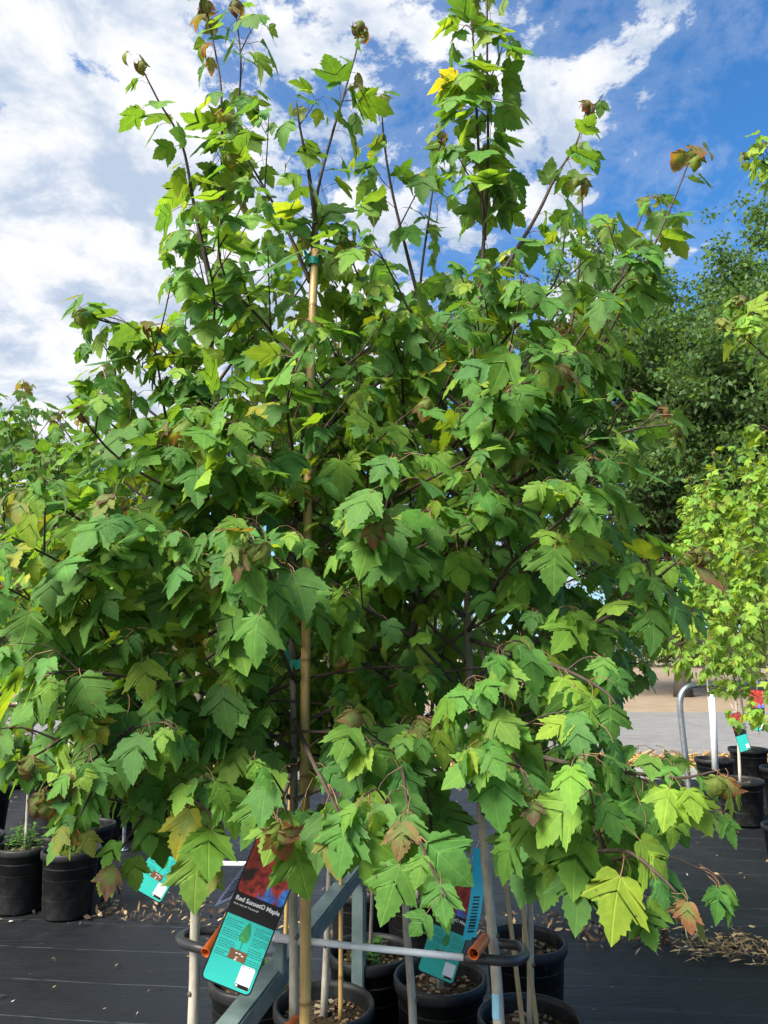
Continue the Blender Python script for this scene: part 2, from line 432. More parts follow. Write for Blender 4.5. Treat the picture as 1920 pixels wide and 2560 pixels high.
# ------------------------------------------------------------------ foliage and trees
def gauss_dir(r, s): return Vector((r.gauss(0, s), r.gauss(0, s), r.gauss(0, s)))
def leaf_matrix(node, outw, tipd, nrm, s, P):
    y = tipd.normalized(); z = (nrm - y * nrm.dot(y))
    z = z.normalized() if z.length > 1e-4 else y.orthogonal().normalized()
    x = y.cross(z)
    m3 = Matrix((x, y, z)).transposed() * s
    loc = node - m3 @ P
    return Matrix.Translation(loc) @ m3.to_4x4()
def palette(r, kind, young, up):
    """true leaf colours: mature, fresh, young bronze"""
    if young:
        c = r.choice([(.17, .13, .06), (.15, .19, .05), (.14, .21, .05), (.20, .10, .06), (.13, .07, .06), (.13, .20, .06), (.17, .20, .05)])
    elif kind == 'pale':
        c = r.choice([(.15, .31, .055), (.18, .34, .06), (.12, .26, .055), (.22, .36, .06)])
    elif kind == 'dark':
        c = r.choice([(.070, .190, .048), (.060, .165, .046), (.085, .21, .045), (.11, .23, .045)])
    else:
        k = r.random()
        if k < .42: c = (.088, .225, .052)
        elif k < .68: c = (.070, .190, .055)
        elif k < .88: c = (.130, .275, .050)
        elif k < .993: c = (.185, .315, .050)
        else: c = (.30, .30, .04)
    f = r.uniform(.82, 1.2)
    return (c[0] * f * r.uniform(.95, 1.18), c[1] * f, c[2] * f * r.uniform(.65, .9), 1)
class Tree:
    """skeleton in world space; parts are parented to an Empty at the base"""
    def __init__(s, base, seed, kind='mid', keep=None):
        s.base = Vector(base); s.r = random.Random(seed); s.kind = kind
        s.limbs = []; s.leaves = []; s.keep = keep; s.axis = None
    def bark_tint(s, z, rad):
        k = min(1, max(0, (rad - .0035) / .009))
        old = (.43, .40, .335); new = (.060, .040, .034)
        g = min(1, max(0, (2.2 - z) / 1.2)) * .75 + .25 * k
        k = k * g
        return tuple(n + (o - n) * k for o, n in zip(old, new))
    def limb(s, pts, r0, r1, name='branch', n=5):
        P = bez(pts, n)
        if s.keep is not None and name != 'trunk':
            k = len(P)
            while k > 3 and not s.keep(P[k - 1]): k -= 1
            P = P[:k]
        m = len(P)
        rad = [r0 + (r1 - r0) * (i / (m - 1)) ** .85 for i in range(m)]
        s.limbs.append((name, P, rad)); return P, rad
    def put_leaf(s, node, outw, size, young=False, low=0.0):
        r = s.r
        down = r.uniform(.45, 1.1) + low * .9
        side = gauss_dir(r, .38 - .06 * low)
        tipd = outw * r.uniform(.4, 1.1) + Vector((0, 0, -down)) + side
        radial = Vector((node.x - s.axis.x, node.y - s.axis.y, 0))
        nb = (outw + radial.normalized() * .8).normalized() if radial.length > .03 else outw
        node = node + gauss_dir(r, .006)
        nrm = nb * (r.uniform(.5, 1.0) + .35 * low) + Vector((0, 0, r.uniform(.3, 1.0))) + gauss_dir(r, .32 - .10 * low)
        vi = r.randrange(NV) if not (young and r.random() < .6) else NV + r.randrange(4)
        me = LEAF[vi]
        mx = leaf_matrix(node, outw, tipd, nrm, size, Vector(me[1]))
        c = mx @ Vector((0, .5, 0))
        if s.keep is not None and not s.keep(c): return
        s.leaves.append((vi, mx, palette(r, s.kind, young, 0), c))
    def dress(s, P, f0=.25, step=.065, size=.115, young_tip=True, twigs=0, twig_len=.2, axis=None):
        r = s.r; L = [0]
        for a, b in zip(P, P[1:]): L.append(L[-1] + (b - a).length)
        T = L[-1]
        if T < .02: return
        def pos(d):
            for i in range(1, len(L)):
                if L[i] >= d:
                    t = (d - L[i - 1]) / max(1e-6, L[i] - L[i - 1])
                    return P[i - 1].lerp(P[i], t), (P[i] - P[i - 1]).normalized()
            return P[-1], (P[-1] - P[-2]).normalized()
        d = T * f0 + r.uniform(0, step); k = r.randint(0, 1)
        while d < T:
            p, t = pos(d); k += 1
            ang0 = k * math.pi / 2 + r.uniform(-.4, .4)
            a = t.orthogonal().normalized(); b = t.cross(a)
            frac = d / T
            low = min(1, max(0, (2.0 - p.z) / 1.0))
            for sgn in (0, math.pi):
                if r.random() < .10: continue
                an = ang0 + sgn
                o = (a * math.cos(an) + b * math.sin(an)) + t * .5
                ax = Vector((p.x - s.axis.x, p.y - s.axis.y, 0))
                if ax.length > .02: o += ax.normalized() * .45
                o.z *= .6
                o = o.normalized()
                sz = size * r.uniform(.62, 1.12) * (1.0 if frac < .85 else .72)
                s.put_leaf(p, o, sz, young_tip and frac > .93 and r.random() < .3, low)
            if twigs and r.random() < twigs and d < T * .9:
                o = (a * math.cos(ang0) + b * math.sin(ang0)); o.z = abs(o.z) * .4 + .15
                o = (o + t * .7).normalized(); tl = twig_len * r.uniform(.5, 1.2) * (1.1 - .5 * frac)
                e1 = p + o * tl * .5 + Vector((0, 0, .02)); e2 = p + o * tl + Vector((0, 0, r.uniform(-.02, .07)))
                Q, _ = s.limb([p, e1, e2], .0028, .0014, 'twig', 3)
                s.dress(Q, .25, step, size, r.random() < .05, 0)
            d += step * r.uniform(.75, 1.35)
        # cluster of small leaves at the shoot tip
        tp, tt = P[-1], (P[-1] - P[-2]).normalized()
        for q in range(4):
            an = q * math.pi / 2 + r.uniform(-.5, .5); a = tt.orthogonal().normalized(); b = tt.cross(a)
            o = (a * math.cos(an) + b * math.sin(an) + tt * .4).normalized()
            s.put_leaf(tp, o, size * r.uniform(.38, .62), young_tip, .8)
    def finish(s, name, label, group, nobj, pot=True, cat='tree', pot_r=.18, pot_h=.40, rot=0, hi=True, score=None):
        root = empty(name, s.base, label, cat, group)
        B = s.base
        by = {}
        for (nm, P, rad) in s.limbs:
            if nm == 'twig': by.setdefault('twig', []).append((P, rad)); continue
            mb = MB(); mb.tube([p - B for p in P], rad, 8 if rad[0] > .008 else 6, 0, [s.bark_tint(p.z, q) for p, q in zip(P, rad)], True, .05)
            if nm == 'trunk':
                for kx in range(7):          # pruning scars and knots
                    i = s.r.randrange(1, max(2, int(len(P) * .55))); an = s.r.uniform(0, 6.28)
                    c = P[i] - B + Vector((math.cos(an), math.sin(an), 0)) * rad[i] * .92
                    o = Vector((math.cos(an), math.sin(an), .3)) * .006
                    mb.tube([c - o * .5, c + o * .4, c + o], [.009, .007, .002], 6, 0, [(.10, .075, .055)] * 3)
            build(mb, nm, M['bark'], root)
        if 'twig' in by:
            mb = MB()
            for P, rad in by['twig']: mb.tube([p - B for p in P], rad, 4, 0, [s.bark_tint(p.z, q) for p, q in zip(P, rad)], False)
            tag(build(mb, 'twigs', M['bark'], root), kind='stuff')
        lv = s.leaves
        camp = Vector((0, 0, CAM_H))
        lv.sort(key=lambda q: (q[3] - camp).length if score is None else score(q))
        for (vi, mx, c, _) in lv[:nobj]:
            o = bpy.data.objects.new('leaf', LEAF[vi][0]); col.objects.link(o); o.parent = root
            o.matrix_basis = Matrix.Translation(-B) @ mx; o.color = c
        rest = lv[nobj:]
        if rest:
            V, F, U, C, MI = [], [], [], [], []; off = 0
            for (vi, mx, c, _) in rest:
                g = LEAF[vi][2 if hi else 3]; pp = LEAF[vi][4]
                Mx = np.array(Matrix.Translation(-B) @ mx)
                v = np.array(g[0]) @ Mx[:3, :3].T + Mx[:3, 3]
                V.append(v); U += g[2]; C += [c[:3]] * len(v)
                F += [tuple(i + off for i in f) for f in g[1]]; MI += [0] * len(g[1]); off += len(v)
                pv = []                     # petiole: a thin three-sided strip
                for p in pp:
                    for q in range(3): pv.append((p.x + .012 * math.cos(q * 2.094), p.y, p.z + .012 * math.sin(q * 2.094)))
                v = np.array(pv) @ Mx[:3, :3].T + Mx[:3, 3]; V.append(v); U += [(0.5, 0.5)] * 12; C += [(1, 1, 1)] * 12
                for i in range(3):
                    for q in range(3): F.append((off + i * 3 + q, off + i * 3 + (q + 1) % 3, off + i * 3 + 3 + (q + 1) % 3, off + i * 3 + 3 + q)); MI.append(1)
                off += 12
            V = np.concatenate(V)
            me = bpy.data.meshes.new('foliage'); me.from_pydata(V.tolist(), [], F)
            me.materials.append(M['leafj']); me.materials.append(M['petiole'])
            me.polygons.foreach_set('material_index', MI); me.polygons.foreach_set('use_smooth', [True] * len(F))
            ca = me.color_attributes.new('tint', 'FLOAT_COLOR', 'POINT')
            arr = np.ones((len(V), 4), np.float32); arr[:, :3] = C; ca.data.foreach_set('color', arr.ravel())
            uvl = me.uv_layers.new(name='UVMap'); idx = np.empty(len(me.loops), np.int32); me.loops.foreach_get('vertex_index', idx)
            uvl.data.foreach_set('uv', np.array(U, np.float32)[idx].ravel()); me.update()
            tag(link('foliage', me, root), kind='stuff')
        if pot: add_pot(root, pot_r, pot_h, s.r)
        return root
POTMESH = {}    # nursery pots share their meshes by size
def add_pot(root, r, h, rr):
    key = (round(r, 3), round(h, 3))
    if key not in POTMESH:
        mb = MB(); b = r * .82
        mb.lathe([(0.001, .004), (b, .004), (b + .004, .012), (r * .97, h - .045), (r + .006, h - .043), (r + .010, h - .030), (r + .010, h - .006), (r + .006, h), (r - .004, h), (r - .008, h - .02), (r * .955, h - .09)], 40)
        for k in range(2):
            z = h * (.30 + .3 * k); rz = b + (r * .97 - b) * (z / h) + .003
            mb.lathe([(rz - .006, z - .006), (rz + .0015, z), (rz - .006, z + .006)], 40)
        me = mb.mesh('pot', [M['pot']])
        sb = MB(); n = 30; vs = [(0, 0, h - .045)]
        for j in range(1, 6):
            for k in range(n):
                a = 2 * math.pi * k / n; q = r * .955 * j / 5
                vs.append((q * math.cos(a), q * math.sin(a), h - .062 + .018 * (1 - j / 5) + .012 * mnoise.noise(Vector((math.cos(a) * q * 30, math.sin(a) * q * 30, r)))))
        fs = [(0, 1 + k, 1 + (k + 1) % n) for k in range(n)]
        fs += [(1 + j * n + k, 1 + (j + 1) * n + k, 1 + (j + 1) * n + (k + 1) % n, 1 + j * n + (k + 1) % n) for j in range(4) for k in range(n)]
        sb.add(vs, fs); sm = sb.mesh('soil', [M['soil']])
        cb = MB(); q = random.Random(5)
        for k in range(150):
            a = q.uniform(0, 6.28); d = r * .92 * math.sqrt(q.random()); sz = q.uniform(.004, .013)
            rot = Matrix.Rotation(q.uniform(0, 3), 3, 'Z') @ Matrix.Rotation(q.uniform(-.6, .6), 3, 'X')
            cb.box((d * math.cos(a), d * math.sin(a), h - .055 + .014 * (1 - d / r)), (sz * 1.9, sz, sz * .5), 0, rot, q.choice([(.12, .08, .05), (.06, .04, .025), (.24, .17, .10), (.04, .03, .02), (.3, .24, .16)]))
        cm = cb.mesh('bark_chips', [M['litter']], False)
        POTMESH[key] = (me, sm, cm)
    me, sm, cm = POTMESH[key]
    p = link('pot', me, root); p.rotation_euler.z = rr.uniform(0, 6)
    link('soil', sm, p); tag(link('bark_chips', cm, p), kind='stuff')
    return p

# ---- outline of the merged crowns of the four front trees (leaves outside were never there: pruned and wind-swept)
POLY = [(-250, 1330), (60, 1170), (150, 1040), (180, 900), (170, 740), (230, 730), (310, 820), (390, 790), (400, 640), (370, 520), (330, 420), (330, 320), (285, 200), (290, 105), (370, 105),
        (430, 300), (480, 330), (470, -150), (690, -150), (690, 260), (740, 210), (800, 120), (880, 30), (940, 50), (930, 200), (990, 220), (1020, 340), (1060, 320), (1085, 250), (1085, -150),
        (1345, -150), (1340, 240), (1390, 330), (1430, 230), (1520, 230), (1500, 420), (1560, 480), (1590, 450), (1640, 450), (1690, 340), (1810, 340), (1790, 480), (1770, 640), (1700, 700),
        (1610, 830), (1580, 900), (1640, 1000), (1760, 1050), (1700, 1160), (1640, 1250), (1700, 1310), (1800, 1320), (1850, 1470), (1750, 1580), (1740, 1660), (1640, 1720), (1560, 1740), (1520, 1860),
        (1700, 1880), (1890, 1920), (1880, 2060), (1830, 2130), (1850, 2240), (1830, 2390), (1690, 2400), (1570, 2290), (1480, 2240), (1400, 2330), (1250, 2290), (1130, 2220), (1090, 2370),
        (1000, 2330), (900, 2210), (780, 2190), (690, 2180), (685, 2110), (640, 2060), (560, 2190), (500, 2280), (420, 2200), (380, 2220), (250, 2240), (260, 2130), (100, 2120), (40, 1960), (-250, 1850)]
def inpoly(x, y, P=POLY):
    c = False; j = len(P) - 1
    for i in range(len(P)):
        if (P[i][1] > y) != (P[j][1] > y) and x < (P[j][0] - P[i][0]) * (y - P[i][1]) / (P[j][1] - P[i][1]) + P[i][0]: c = not c
        j = i
    return c
def keep_front(c):
    q = project(c)
    if q is None or (c - Vector((0, 0, CAM_H))).length < .95: return False
    # pruned clear in front of the caned trunk and thinned in front of the tall one
    if 672 < q[0] < 840 and 1540 < q[1] < 2050 and c.y < 2.03 and (int(q[0] * 7 + q[1] * 3) % 20) < 19: return False
    if 735 < q[0] < 825 and (590 < q[1] < 700 or 850 < q[1] < 975) and c.y < 2.0 and (int(q[0] * 7 + q[1] * 3) % 10) < 6: return False
    if 1110 < q[0] < 1230 and 1480 < q[1] < 1720 and c.y < 2.1 and (int(q[0] * 7 + q[1] * 3) % 10) < 7: return False
    return inpoly(*q)
def auto_limbs(T, trunk, zmin, zmax, n, prof, size, step, twigs, seed, az_bias=None):
    r = random.Random(seed); az = r.uniform(0, 6.28)
    for i in range(n):
        z = zmin + (zmax - zmin) * ((i + r.uniform(.2, .8)) / n) ** 1.1
        k = min(range(len(trunk)), key=lambda q: abs(trunk[q].z - z)); p0 = trunk[k]
        az += 2.4 + r.uniform(-.4, .4)
        L = prof(z) * r.uniform(.75, 1.15)
        el = R(14 + 42 * min(1, max(0, (z - 1.1) / 1.9)) + r.uniform(-8, 8))
        d = Vector((math.cos(az) * math.cos(el), math.sin(az) * math.cos(el), math.sin(el)))
        lowk = min(1, max(0, (1.9 - z) / .8))
        p1 = p0 + d * L * .4 + Vector((0, 0, .03)); p2 = p0 + d * L * .75 + Vector((r.uniform(-.05, .05), r.uniform(-.05, .05), .05 - .10 * lowk))
        p3 = p0 + d * L + Vector((r.uniform(-.06, .06), r.uniform(-.06, .06), .12 - .30 * lowk))
        P, _ = T.limb([p0, p1, p2, p3], .0065 * min(1, .5 + L), .0018)
        T.dress(P, .22, step, size, r.random() < .10, twigs, .24)
def front_tree(seed, leader, leader_r, prims, fork=None, n=26, size=.094, zmin=1.15, zmax=2.45, prof=None):
    base = Vector((leader[0][0], leader[0][1], 0))
    T = Tree(base, seed, 'mid', keep_front); T.axis = base
    P, rad = T.limb(leader, leader_r, .0022, 'trunk', 5)
    T.dress(P, .70, .062, size * 1.2, True, .3, .15)
    if fork: 
        Q, _ = T.limb(fork, .006, .002, 'branch'); T.dress(Q, .1, .055, size * 1.15, True, .3, .15)
    for (pl, tw) in prims:
        Q, _ = T.limb(pl, .0075, .0017, 'branch'); T.dress(Q, .30, .066, size * 1.08, True, tw, .2)
    auto_limbs(T, P, zmin, zmax, n, prof or (lambda z: .80 if z < 1.7 else max(.22, .80 - .42 * (z - 1.7))), size, .064, .55, seed + 1)
    return T
def A(pts, default=None): return [at(*p) for p in pts]

yA, yB, yC, yD = 2.15, 2.0, 2.3, 2.1
def ld(pts, y): 
    q = [at(px, py, y) for (px, py) in pts]
    b = q[0].copy(); b.z = 0.34; b.x = q[0].x + (q[0].x - q[1].x) * .5
    return [b] + q
# A: pale trunk in the black loop
TA = front_tree(101, ld([(485, 2480), (490, 2200), (500, 1900), (497, 1600), (492, 1300), (505, 1100), (530, 850), (545, 680), (556, 480), (555, 400), (553, 230), (541, 145), (512, 0)], yA), .0165,
    [(A([(535, 760, 2.15), (490, 540, 2.1), (455, 360, 2.05), (395, 250, 2.0), (345, 150, 1.95)]), .15),
     (A([(505, 1000, 2.15), (430, 880, 2.05), (330, 820, 1.95), (250, 800, 1.9), (205, 770, 1.85)]), .6),
     (A([(495, 1850, 2.15), (345, 1700, 1.9), (280, 1610, 1.8), (190, 1450, 1.7), (150, 1380, 1.65)]), .8),
     (A([(490, 1750, 2.15), (330, 1640, 1.95), (150, 1540, 1.75), (-20, 1450, 1.6)]), .8),
     (A([(497, 1650, 2.15), (380, 1450, 1.8), (200, 1300, 1.6), (60, 1230, 1.5)]), .8),
     (A([(497, 1700, 2.15), (400, 1750, 1.8), (260, 1880, 1.6), (120, 1960, 1.5)]), .7),
     (A([(497, 1830, 2.15), (428, 1949, 1.85), (517, 2023, 1.7), (560, 2112, 1.62), (572, 2147, 1.6)]), .3),
     (A([(497, 1800, 2.15), (350, 1850, 1.9), (250, 1950, 1.75), (200, 2040, 1.68)]), .6),
     (A([(497, 1850, 2.15), (420, 1950, 1.9), (330, 2080, 1.75), (285, 2150, 1.7)]), .5),
     (A([(497, 1700, 2.15), (300, 1740, 1.8), (150, 1850, 1.6), (70, 1900, 1.5)]), .6),
     (A([(492, 1400, 2.15), (400, 1200, 1.9), (300, 1080, 1.8), (200, 1000, 1.75)]), .8)],
    A([(556, 470, 2.15), (585, 347, 2.13), (596, 260, 2.12), (602, 145, 2.1), (585, 5, 2.1)]), n=24)
# B: tied to the thick bamboo cane
TB = front_tree(202, ld([(735, 2480), (733, 2300), (735, 2000), (733, 1700), (728, 1500), (735, 1350), (750, 1200), (765, 1000), (775, 800), (780, 650), (788, 520), (805, 430), (835, 320), (870, 200), (890, 130), (900, 60)], yB), .0135,
    [(A([(775, 705, 2.0), (730, 600, 2.02), (690, 520, 2.04), (610, 380, 2.05), (565, 280, 2.05)]), .2),
     (A([(790, 560, 2.0), (770, 420, 1.95), (750, 320, 1.92), (740, 250, 1.9)]), .2),
     (A([(720, 1450, 2.0), (640, 1380, 1.85), (570, 1270, 1.75), (510, 1170, 1.68), (450, 1040, 1.62)]), .7),
     (A([(725, 1930, 2.0), (640, 1830, 1.85), (600, 1700, 1.75), (575, 1560, 1.66), (530, 1420, 1.6)]), .7),
     (A([(750, 1300, 2.0), (855, 1190, 1.9), (955, 1090, 1.8), (1060, 1000, 1.7)]), .6),
     (A([(735, 1800, 2.0), (780, 1900, 1.7), (830, 2000, 1.5), (860, 2060, 1.42)]), .6),
     (A([(735, 1600, 2.0), (700, 1500, 1.6), (660, 1400, 1.4), (620, 1350, 1.3)]), .7),
     (A([(735, 1900, 2.0), (720, 1960, 1.7), (700, 2010, 1.5), (690, 2050, 1.42)]), .4)], n=22)
# C: slim trunk between the cane and the blue-stickered trunk
TC = front_tree(303, ld([(1030, 2500), (1015, 2280), (1012, 1950), (1030, 1600), (1060, 1300), (1075, 1100), (1062, 950), (1050, 840), (1052, 700), (1070, 560), (1090, 420), (1110, 320)], yC), .0135,
    [(A([(1050, 760, 2.3), (1018, 636, 2.25), (977, 463, 2.2), (958, 330, 2.15), (955, 240, 2.1)]), .15),
     (A([(1060, 1000, 2.3), (970, 850, 2.2), (900, 700, 2.15), (860, 600, 2.1)]), .5),
     (A([(1040, 1500, 2.3), (1000, 1400, 1.9), (960, 1330, 1.6), (930, 1280, 1.45)]), .8),
     (A([(1020, 1800, 2.3), (1000, 1850, 1.8), (1010, 1950, 1.5), (1020, 2020, 1.38)]), .6),
     (A([(1020, 1850, 2.3), (1060, 1950, 1.9), (1080, 2080, 1.65), (1090, 2150, 1.6)]), .5),
     (A([(1060, 1250, 2.3), (1150, 1090, 1.95), (1240, 1010, 1.75), (1330, 950, 1.65)]), .5)], n=22)
# D: blue sticker, tall black leader
TD = front_tree(404, ld([(1243, 2480), (1228, 2300), (1205, 2050), (1175, 1700), (1168, 1500), (1170, 1200), (1180, 950), (1185, 820), (1200, 720), (1212, 560), (1220, 400), (1218, 200), (1218, 60), (1216, -90)], yD), .0165,
    [(A([(1205, 760, 2.1), (1330, 560, 2.08), (1390, 440, 2.06), (1440, 360, 2.05), (1470, 260, 2.05)]), .2),
     (A([(1200, 1150, 2.1), (1360, 960, 2.05), (1430, 800, 2.0), (1455, 567, 2.0), (1452, 440, 1.98)]), .2),
     (A([(1175, 1450, 2.1), (1330, 1180, 2.0), (1450, 960, 1.95), (1527, 822, 1.9), (1602, 683, 1.87), (1649, 584, 1.85), (1695, 475, 1.83), (1735, 370, 1.8)]), .3),
     (A([(1175, 1350, 2.1), (1380, 1050, 2.05), (1500, 840, 2.05), (1570, 640, 2.05), (1620, 490, 2.05)]), .15),
     (A([(1190, 1720, 2.1), (1400, 1600, 1.85), (1560, 1520, 1.7), (1650, 1440, 1.62), (1735, 1370, 1.58)]), .5),
     (A([(1180, 1500, 2.1), (1380, 1400, 1.85), (1480, 1330, 1.75), (1560, 1260, 1.7)]), .5),
     (A([(1205, 2030, 2.1), (1340, 2090, 1.75), (1480, 2125, 1.5), (1570, 2130, 1.36), (1650, 2190, 1.28), (1690, 2230, 1.25)]), .45),
     (A([(1190, 1850, 2.1), (1450, 1915, 1.7), (1600, 1935, 1.5), (1700, 1945, 1.38), (1800, 1925, 1.3)]), .45),
     (A([(1175, 1600, 2.1), (1350, 1650, 1.7), (1500, 1720, 1.5), (1560, 1790, 1.42)]), .6),
     (A([(1170, 1250, 2.1), (1400, 1150, 1.9), (1560, 1080, 1.8), (1680, 1060, 1.75)]), .5),
     (A([(1180, 1100, 2.1), (1250, 1000, 1.75), (1330, 950, 1.6), (1400, 920, 1.5)]), .5),
     (A([(1180, 1750, 2.1), (1230, 1800, 1.7), (1290, 1900, 1.5), (1330, 1980, 1.4)]), .6)],
    A([(1212, 600, 2.1), (1198, 400, 2.08), (1190, 250, 2.06), (1184, 120, 2.05), (1178, -20, 2.05)]), n=24)
TA.finish('potted_maple_tree', 'potted maple with forked leader, pale trunk held in the black loop beside an orange tube', 'maples held in the rack', 300)
TB.finish('potted_maple_tree', 'potted maple with grey trunk standing against the thick yellow bamboo cane', 'maples held in the rack', 300)
TC.finish('potted_maple_tree', 'slim-trunked potted maple behind the bright rod, between bamboo cane and stickered trunk', 'maples held in the rack', 300)
TD.finish('potted_maple_tree', 'tallest potted maple with straight black leader and pale blue sticker on its trunk', 'maples held in the rack', 300)

# ------------------------------------------------------------------ trees behind the rack, in the pots one can see
def row_skeleton(base, height, spread, seed, kind, size, zlow, n, keep=None, step=.08, twigs=.5, trunk_r=.016):
    r = random.Random(seed); base = Vector(base)
    T = Tree(base, seed, kind, keep); T.axis = base
    lean = Vector((r.uniform(-.03, .03), r.uniform(-.03, .03), 0))
    P, _ = T.limb([base + Vector((0, 0, .33)), base + lean + Vector((0, 0, height * .35)), base + lean * .5 + Vector((r.uniform(-.03, .03), 0, height * .7)), base + lean + Vector((0, 0, height))], trunk_r, .002, 'trunk', 6)
    T.dress(P, .62, .09, size, True, .3, .2)
    az = r.uniform(0, 6)
    for i in range(n):
        f = (i + r.uniform(.2, .8)) / n; z = zlow + (height * .86 - zlow) * f
        p0 = P[min(range(len(P)), key=lambda q: abs(P[q].z - z))]
        az += 2.4 + r.uniform(-.4, .4); L = spread * (1.05 - .65 * f) * r.uniform(.75, 1.15); el = R(22 + 34 * f + r.uniform(-8, 8))
        d = Vector((math.cos(az) * math.cos(el), math.sin(az) * math.cos(el), math.sin(el)))
        low = 1 - f
        Q, _ = T.limb([p0, p0 + d * L * .5 + Vector((0, 0, .03)), p0 + d * L + Vector((0, 0, .1 - .2 * low))], .006, .0016)
        T.dress(Q, .2, step, size, r.random() < .12, twigs, .22)
    return T
def children_of(o): return [c for c in bpy.data.objects if c.parent is o]
def copy_tree(root, loc, rz, scl, label=None, group=None):
    kids = {}
    for o in bpy.data.objects:
        if o.parent: kids.setdefault(o.parent.name, []).append(o)
    def rec(o, par):
        c = o.copy(); col.objects.link(c); c.parent = par
        for k in kids.get(o.name, []): rec(k, c)
        return c
    c = rec(root, None); c.location = loc; c.rotation_euler.z = rz; c.scale = (scl, scl, scl)
    if label: c['label'] = label
    if group: c['group'] = group
    return c
def keep_mid(c):
    q = project(c)
    return q is not None and inpoly(*q) and q[1] > 560
GM = 'maples in pots behind the rack'
mids = [((810, 2510), 3.1, 'potted maple in the pot with bark mulch and a thin yellow cane', 701),
        ((925, 2375), 3.0, 'thin-stemmed potted maple standing behind the mulched pot', 702),
        ((1100, 2440), 3.1, 'potted maple behind the bright rod, in the pot under the swinging tag', 703),
        ((1325, 2545), 2.9, 'potted maple in the pot with two thin weathered sticks', 704),
        ((1312, 2350), 3.0, 'potted maple in the pot behind the one with two weathered sticks', 705),
        ((640, 2440), 2.9, 'potted maple whose pot is half hidden behind the grey-green beam', 706),
        ((905, 2215), 3.0, 'potted maple in the rear pot beyond the thin-stemmed maple', 707),
        ((1045, 2225), 2.9, 'potted maple in the rear pot beyond the swinging tag', 708)]
MIDPOS = {}
for (pp, hgt, lab, sd) in mids:
    b = on(pp[0], pp[1], .38); b.z = 0; MIDPOS[sd] = b
    T = row_skeleton(b, hgt, .62, sd, 'dark', .098, 1.15, 15, keep_mid, .085, .5, .0135 if sd != 702 else .008)
    T.finish('potted_maple_tree', lab, GM, 130, True, 'tree', .168, .385, hi=False)

# ---- row of maples on the left, further back
GL = 'maples in the back row beyond the fabric fold'
LL = 'dark green potted maple in the back row beside the galvanised post'
left = [(180, 2120, 3.15), (65, 2110, 3.3), (225, 2058, 3.3), (170, 1998, 3.5), (310, 1975, 3.5), (365, 1955, 3.6), (30, 1885, 4.0), (-70, 2100, 3.3), (-40, 1990, 3.8), (440, 1950, 3.4), (120, 1930, 3.9)]
protos = []
for i, (x, y, h) in enumerate(left):
    b = on(x, y, .38); b.z = 0
    lab = LL
    if i == 0: lab = 'potted maple with stout pale trunk, frontmost of the back row beside the galvanised post'
    if i == 1: lab = 'potted maple with thin dark trunk rising from weeds in its pot'
    if i == 2: lab = 'potted maple standing directly behind the stout pale trunk of the back row'
    if i < 3:
        T = row_skeleton(b, h, .75, 800 + i, 'dark', .105, 1.05, 20, None, .085, .55, .019 if i == 0 else .012)
        protos.append(T.finish('potted_maple_tree', lab, GL, 140, True, 'tree', .168, .38, hi=False))
    else:
        copy_tree(protos[i % 3], b, rng.uniform(0, 6.28), h / 3.05, LL, GL)
# ---- pale maples on the right by the bent pipe
GR = 'pale green maples by the bent pipe frame'
LR = 'bright pale green bushy potted maple by the bent galvanised pipe frame'
right = [(1850, 1952, 3.6), (1785, 1900, 3.7), (1965, 2045, 3.0), (1960, 1930, 3.9), (1870, 1880, 3.9), (2040, 1990, 3.6), (1985, 1880, 4.0)]
protos = []
for i, (x, y, h) in enumerate(right):
    b = on(x, y, .38); b.z = 0
    if i < 2:
        T = row_skeleton(b, h, .62, 900 + i, 'pale', .105, 1.2, 26, None, .07, .65, .016)
        protos.append(T.finish('potted_maple_tree', LR if i == 0 else 'pale green potted maple in the pot that also holds the white post', GR, 150, True, 'tree', .20, .40, hi=False))
    else:
        copy_tree(protos[i % 2], b, rng.uniform(0, 6.28), h / 3.65, LR, GR)
# ---- maple standing just outside the frame whose fresh shoots reach in
def keep_edge(c):
    q = project(c); return q is not None and q[0] > 1765 and (q[1] < 620 or q[1] > 740) and not (q[0] < 1810 and q[1] < 740)
bE = Vector((2.25, 3.5, 0))
T = row_skeleton(bE, 3.9, .7, 951, 'pale', .10, 1.2, 18, keep_edge, .08, .5)
for pl in (A([(2080, 560, 3.5), (2000, 470, 3.4), (1930, 420, 3.3), (1860, 380, 3.2)]), A([(2070, 1000, 3.5), (1960, 930, 3.3), (1880, 860, 3.2), (1800, 800, 3.1)]), A([(2070, 620, 3.5), (1990, 520, 3.3), (1900, 350, 3.25)]),
           A([(2070, 900, 3.5), (1960, 830, 3.4), (1880, 780, 3.3), (1840, 740, 3.25)])):
    Q, _ = T.limb(pl, .007, .0016); T.dress(Q, .2, .06, .095, True, .5, .18)
T.finish('potted_maple_tree', 'potted maple with fresh yellow-green shoots, taller than the pale maples by the pipe frame', None, 250, True)

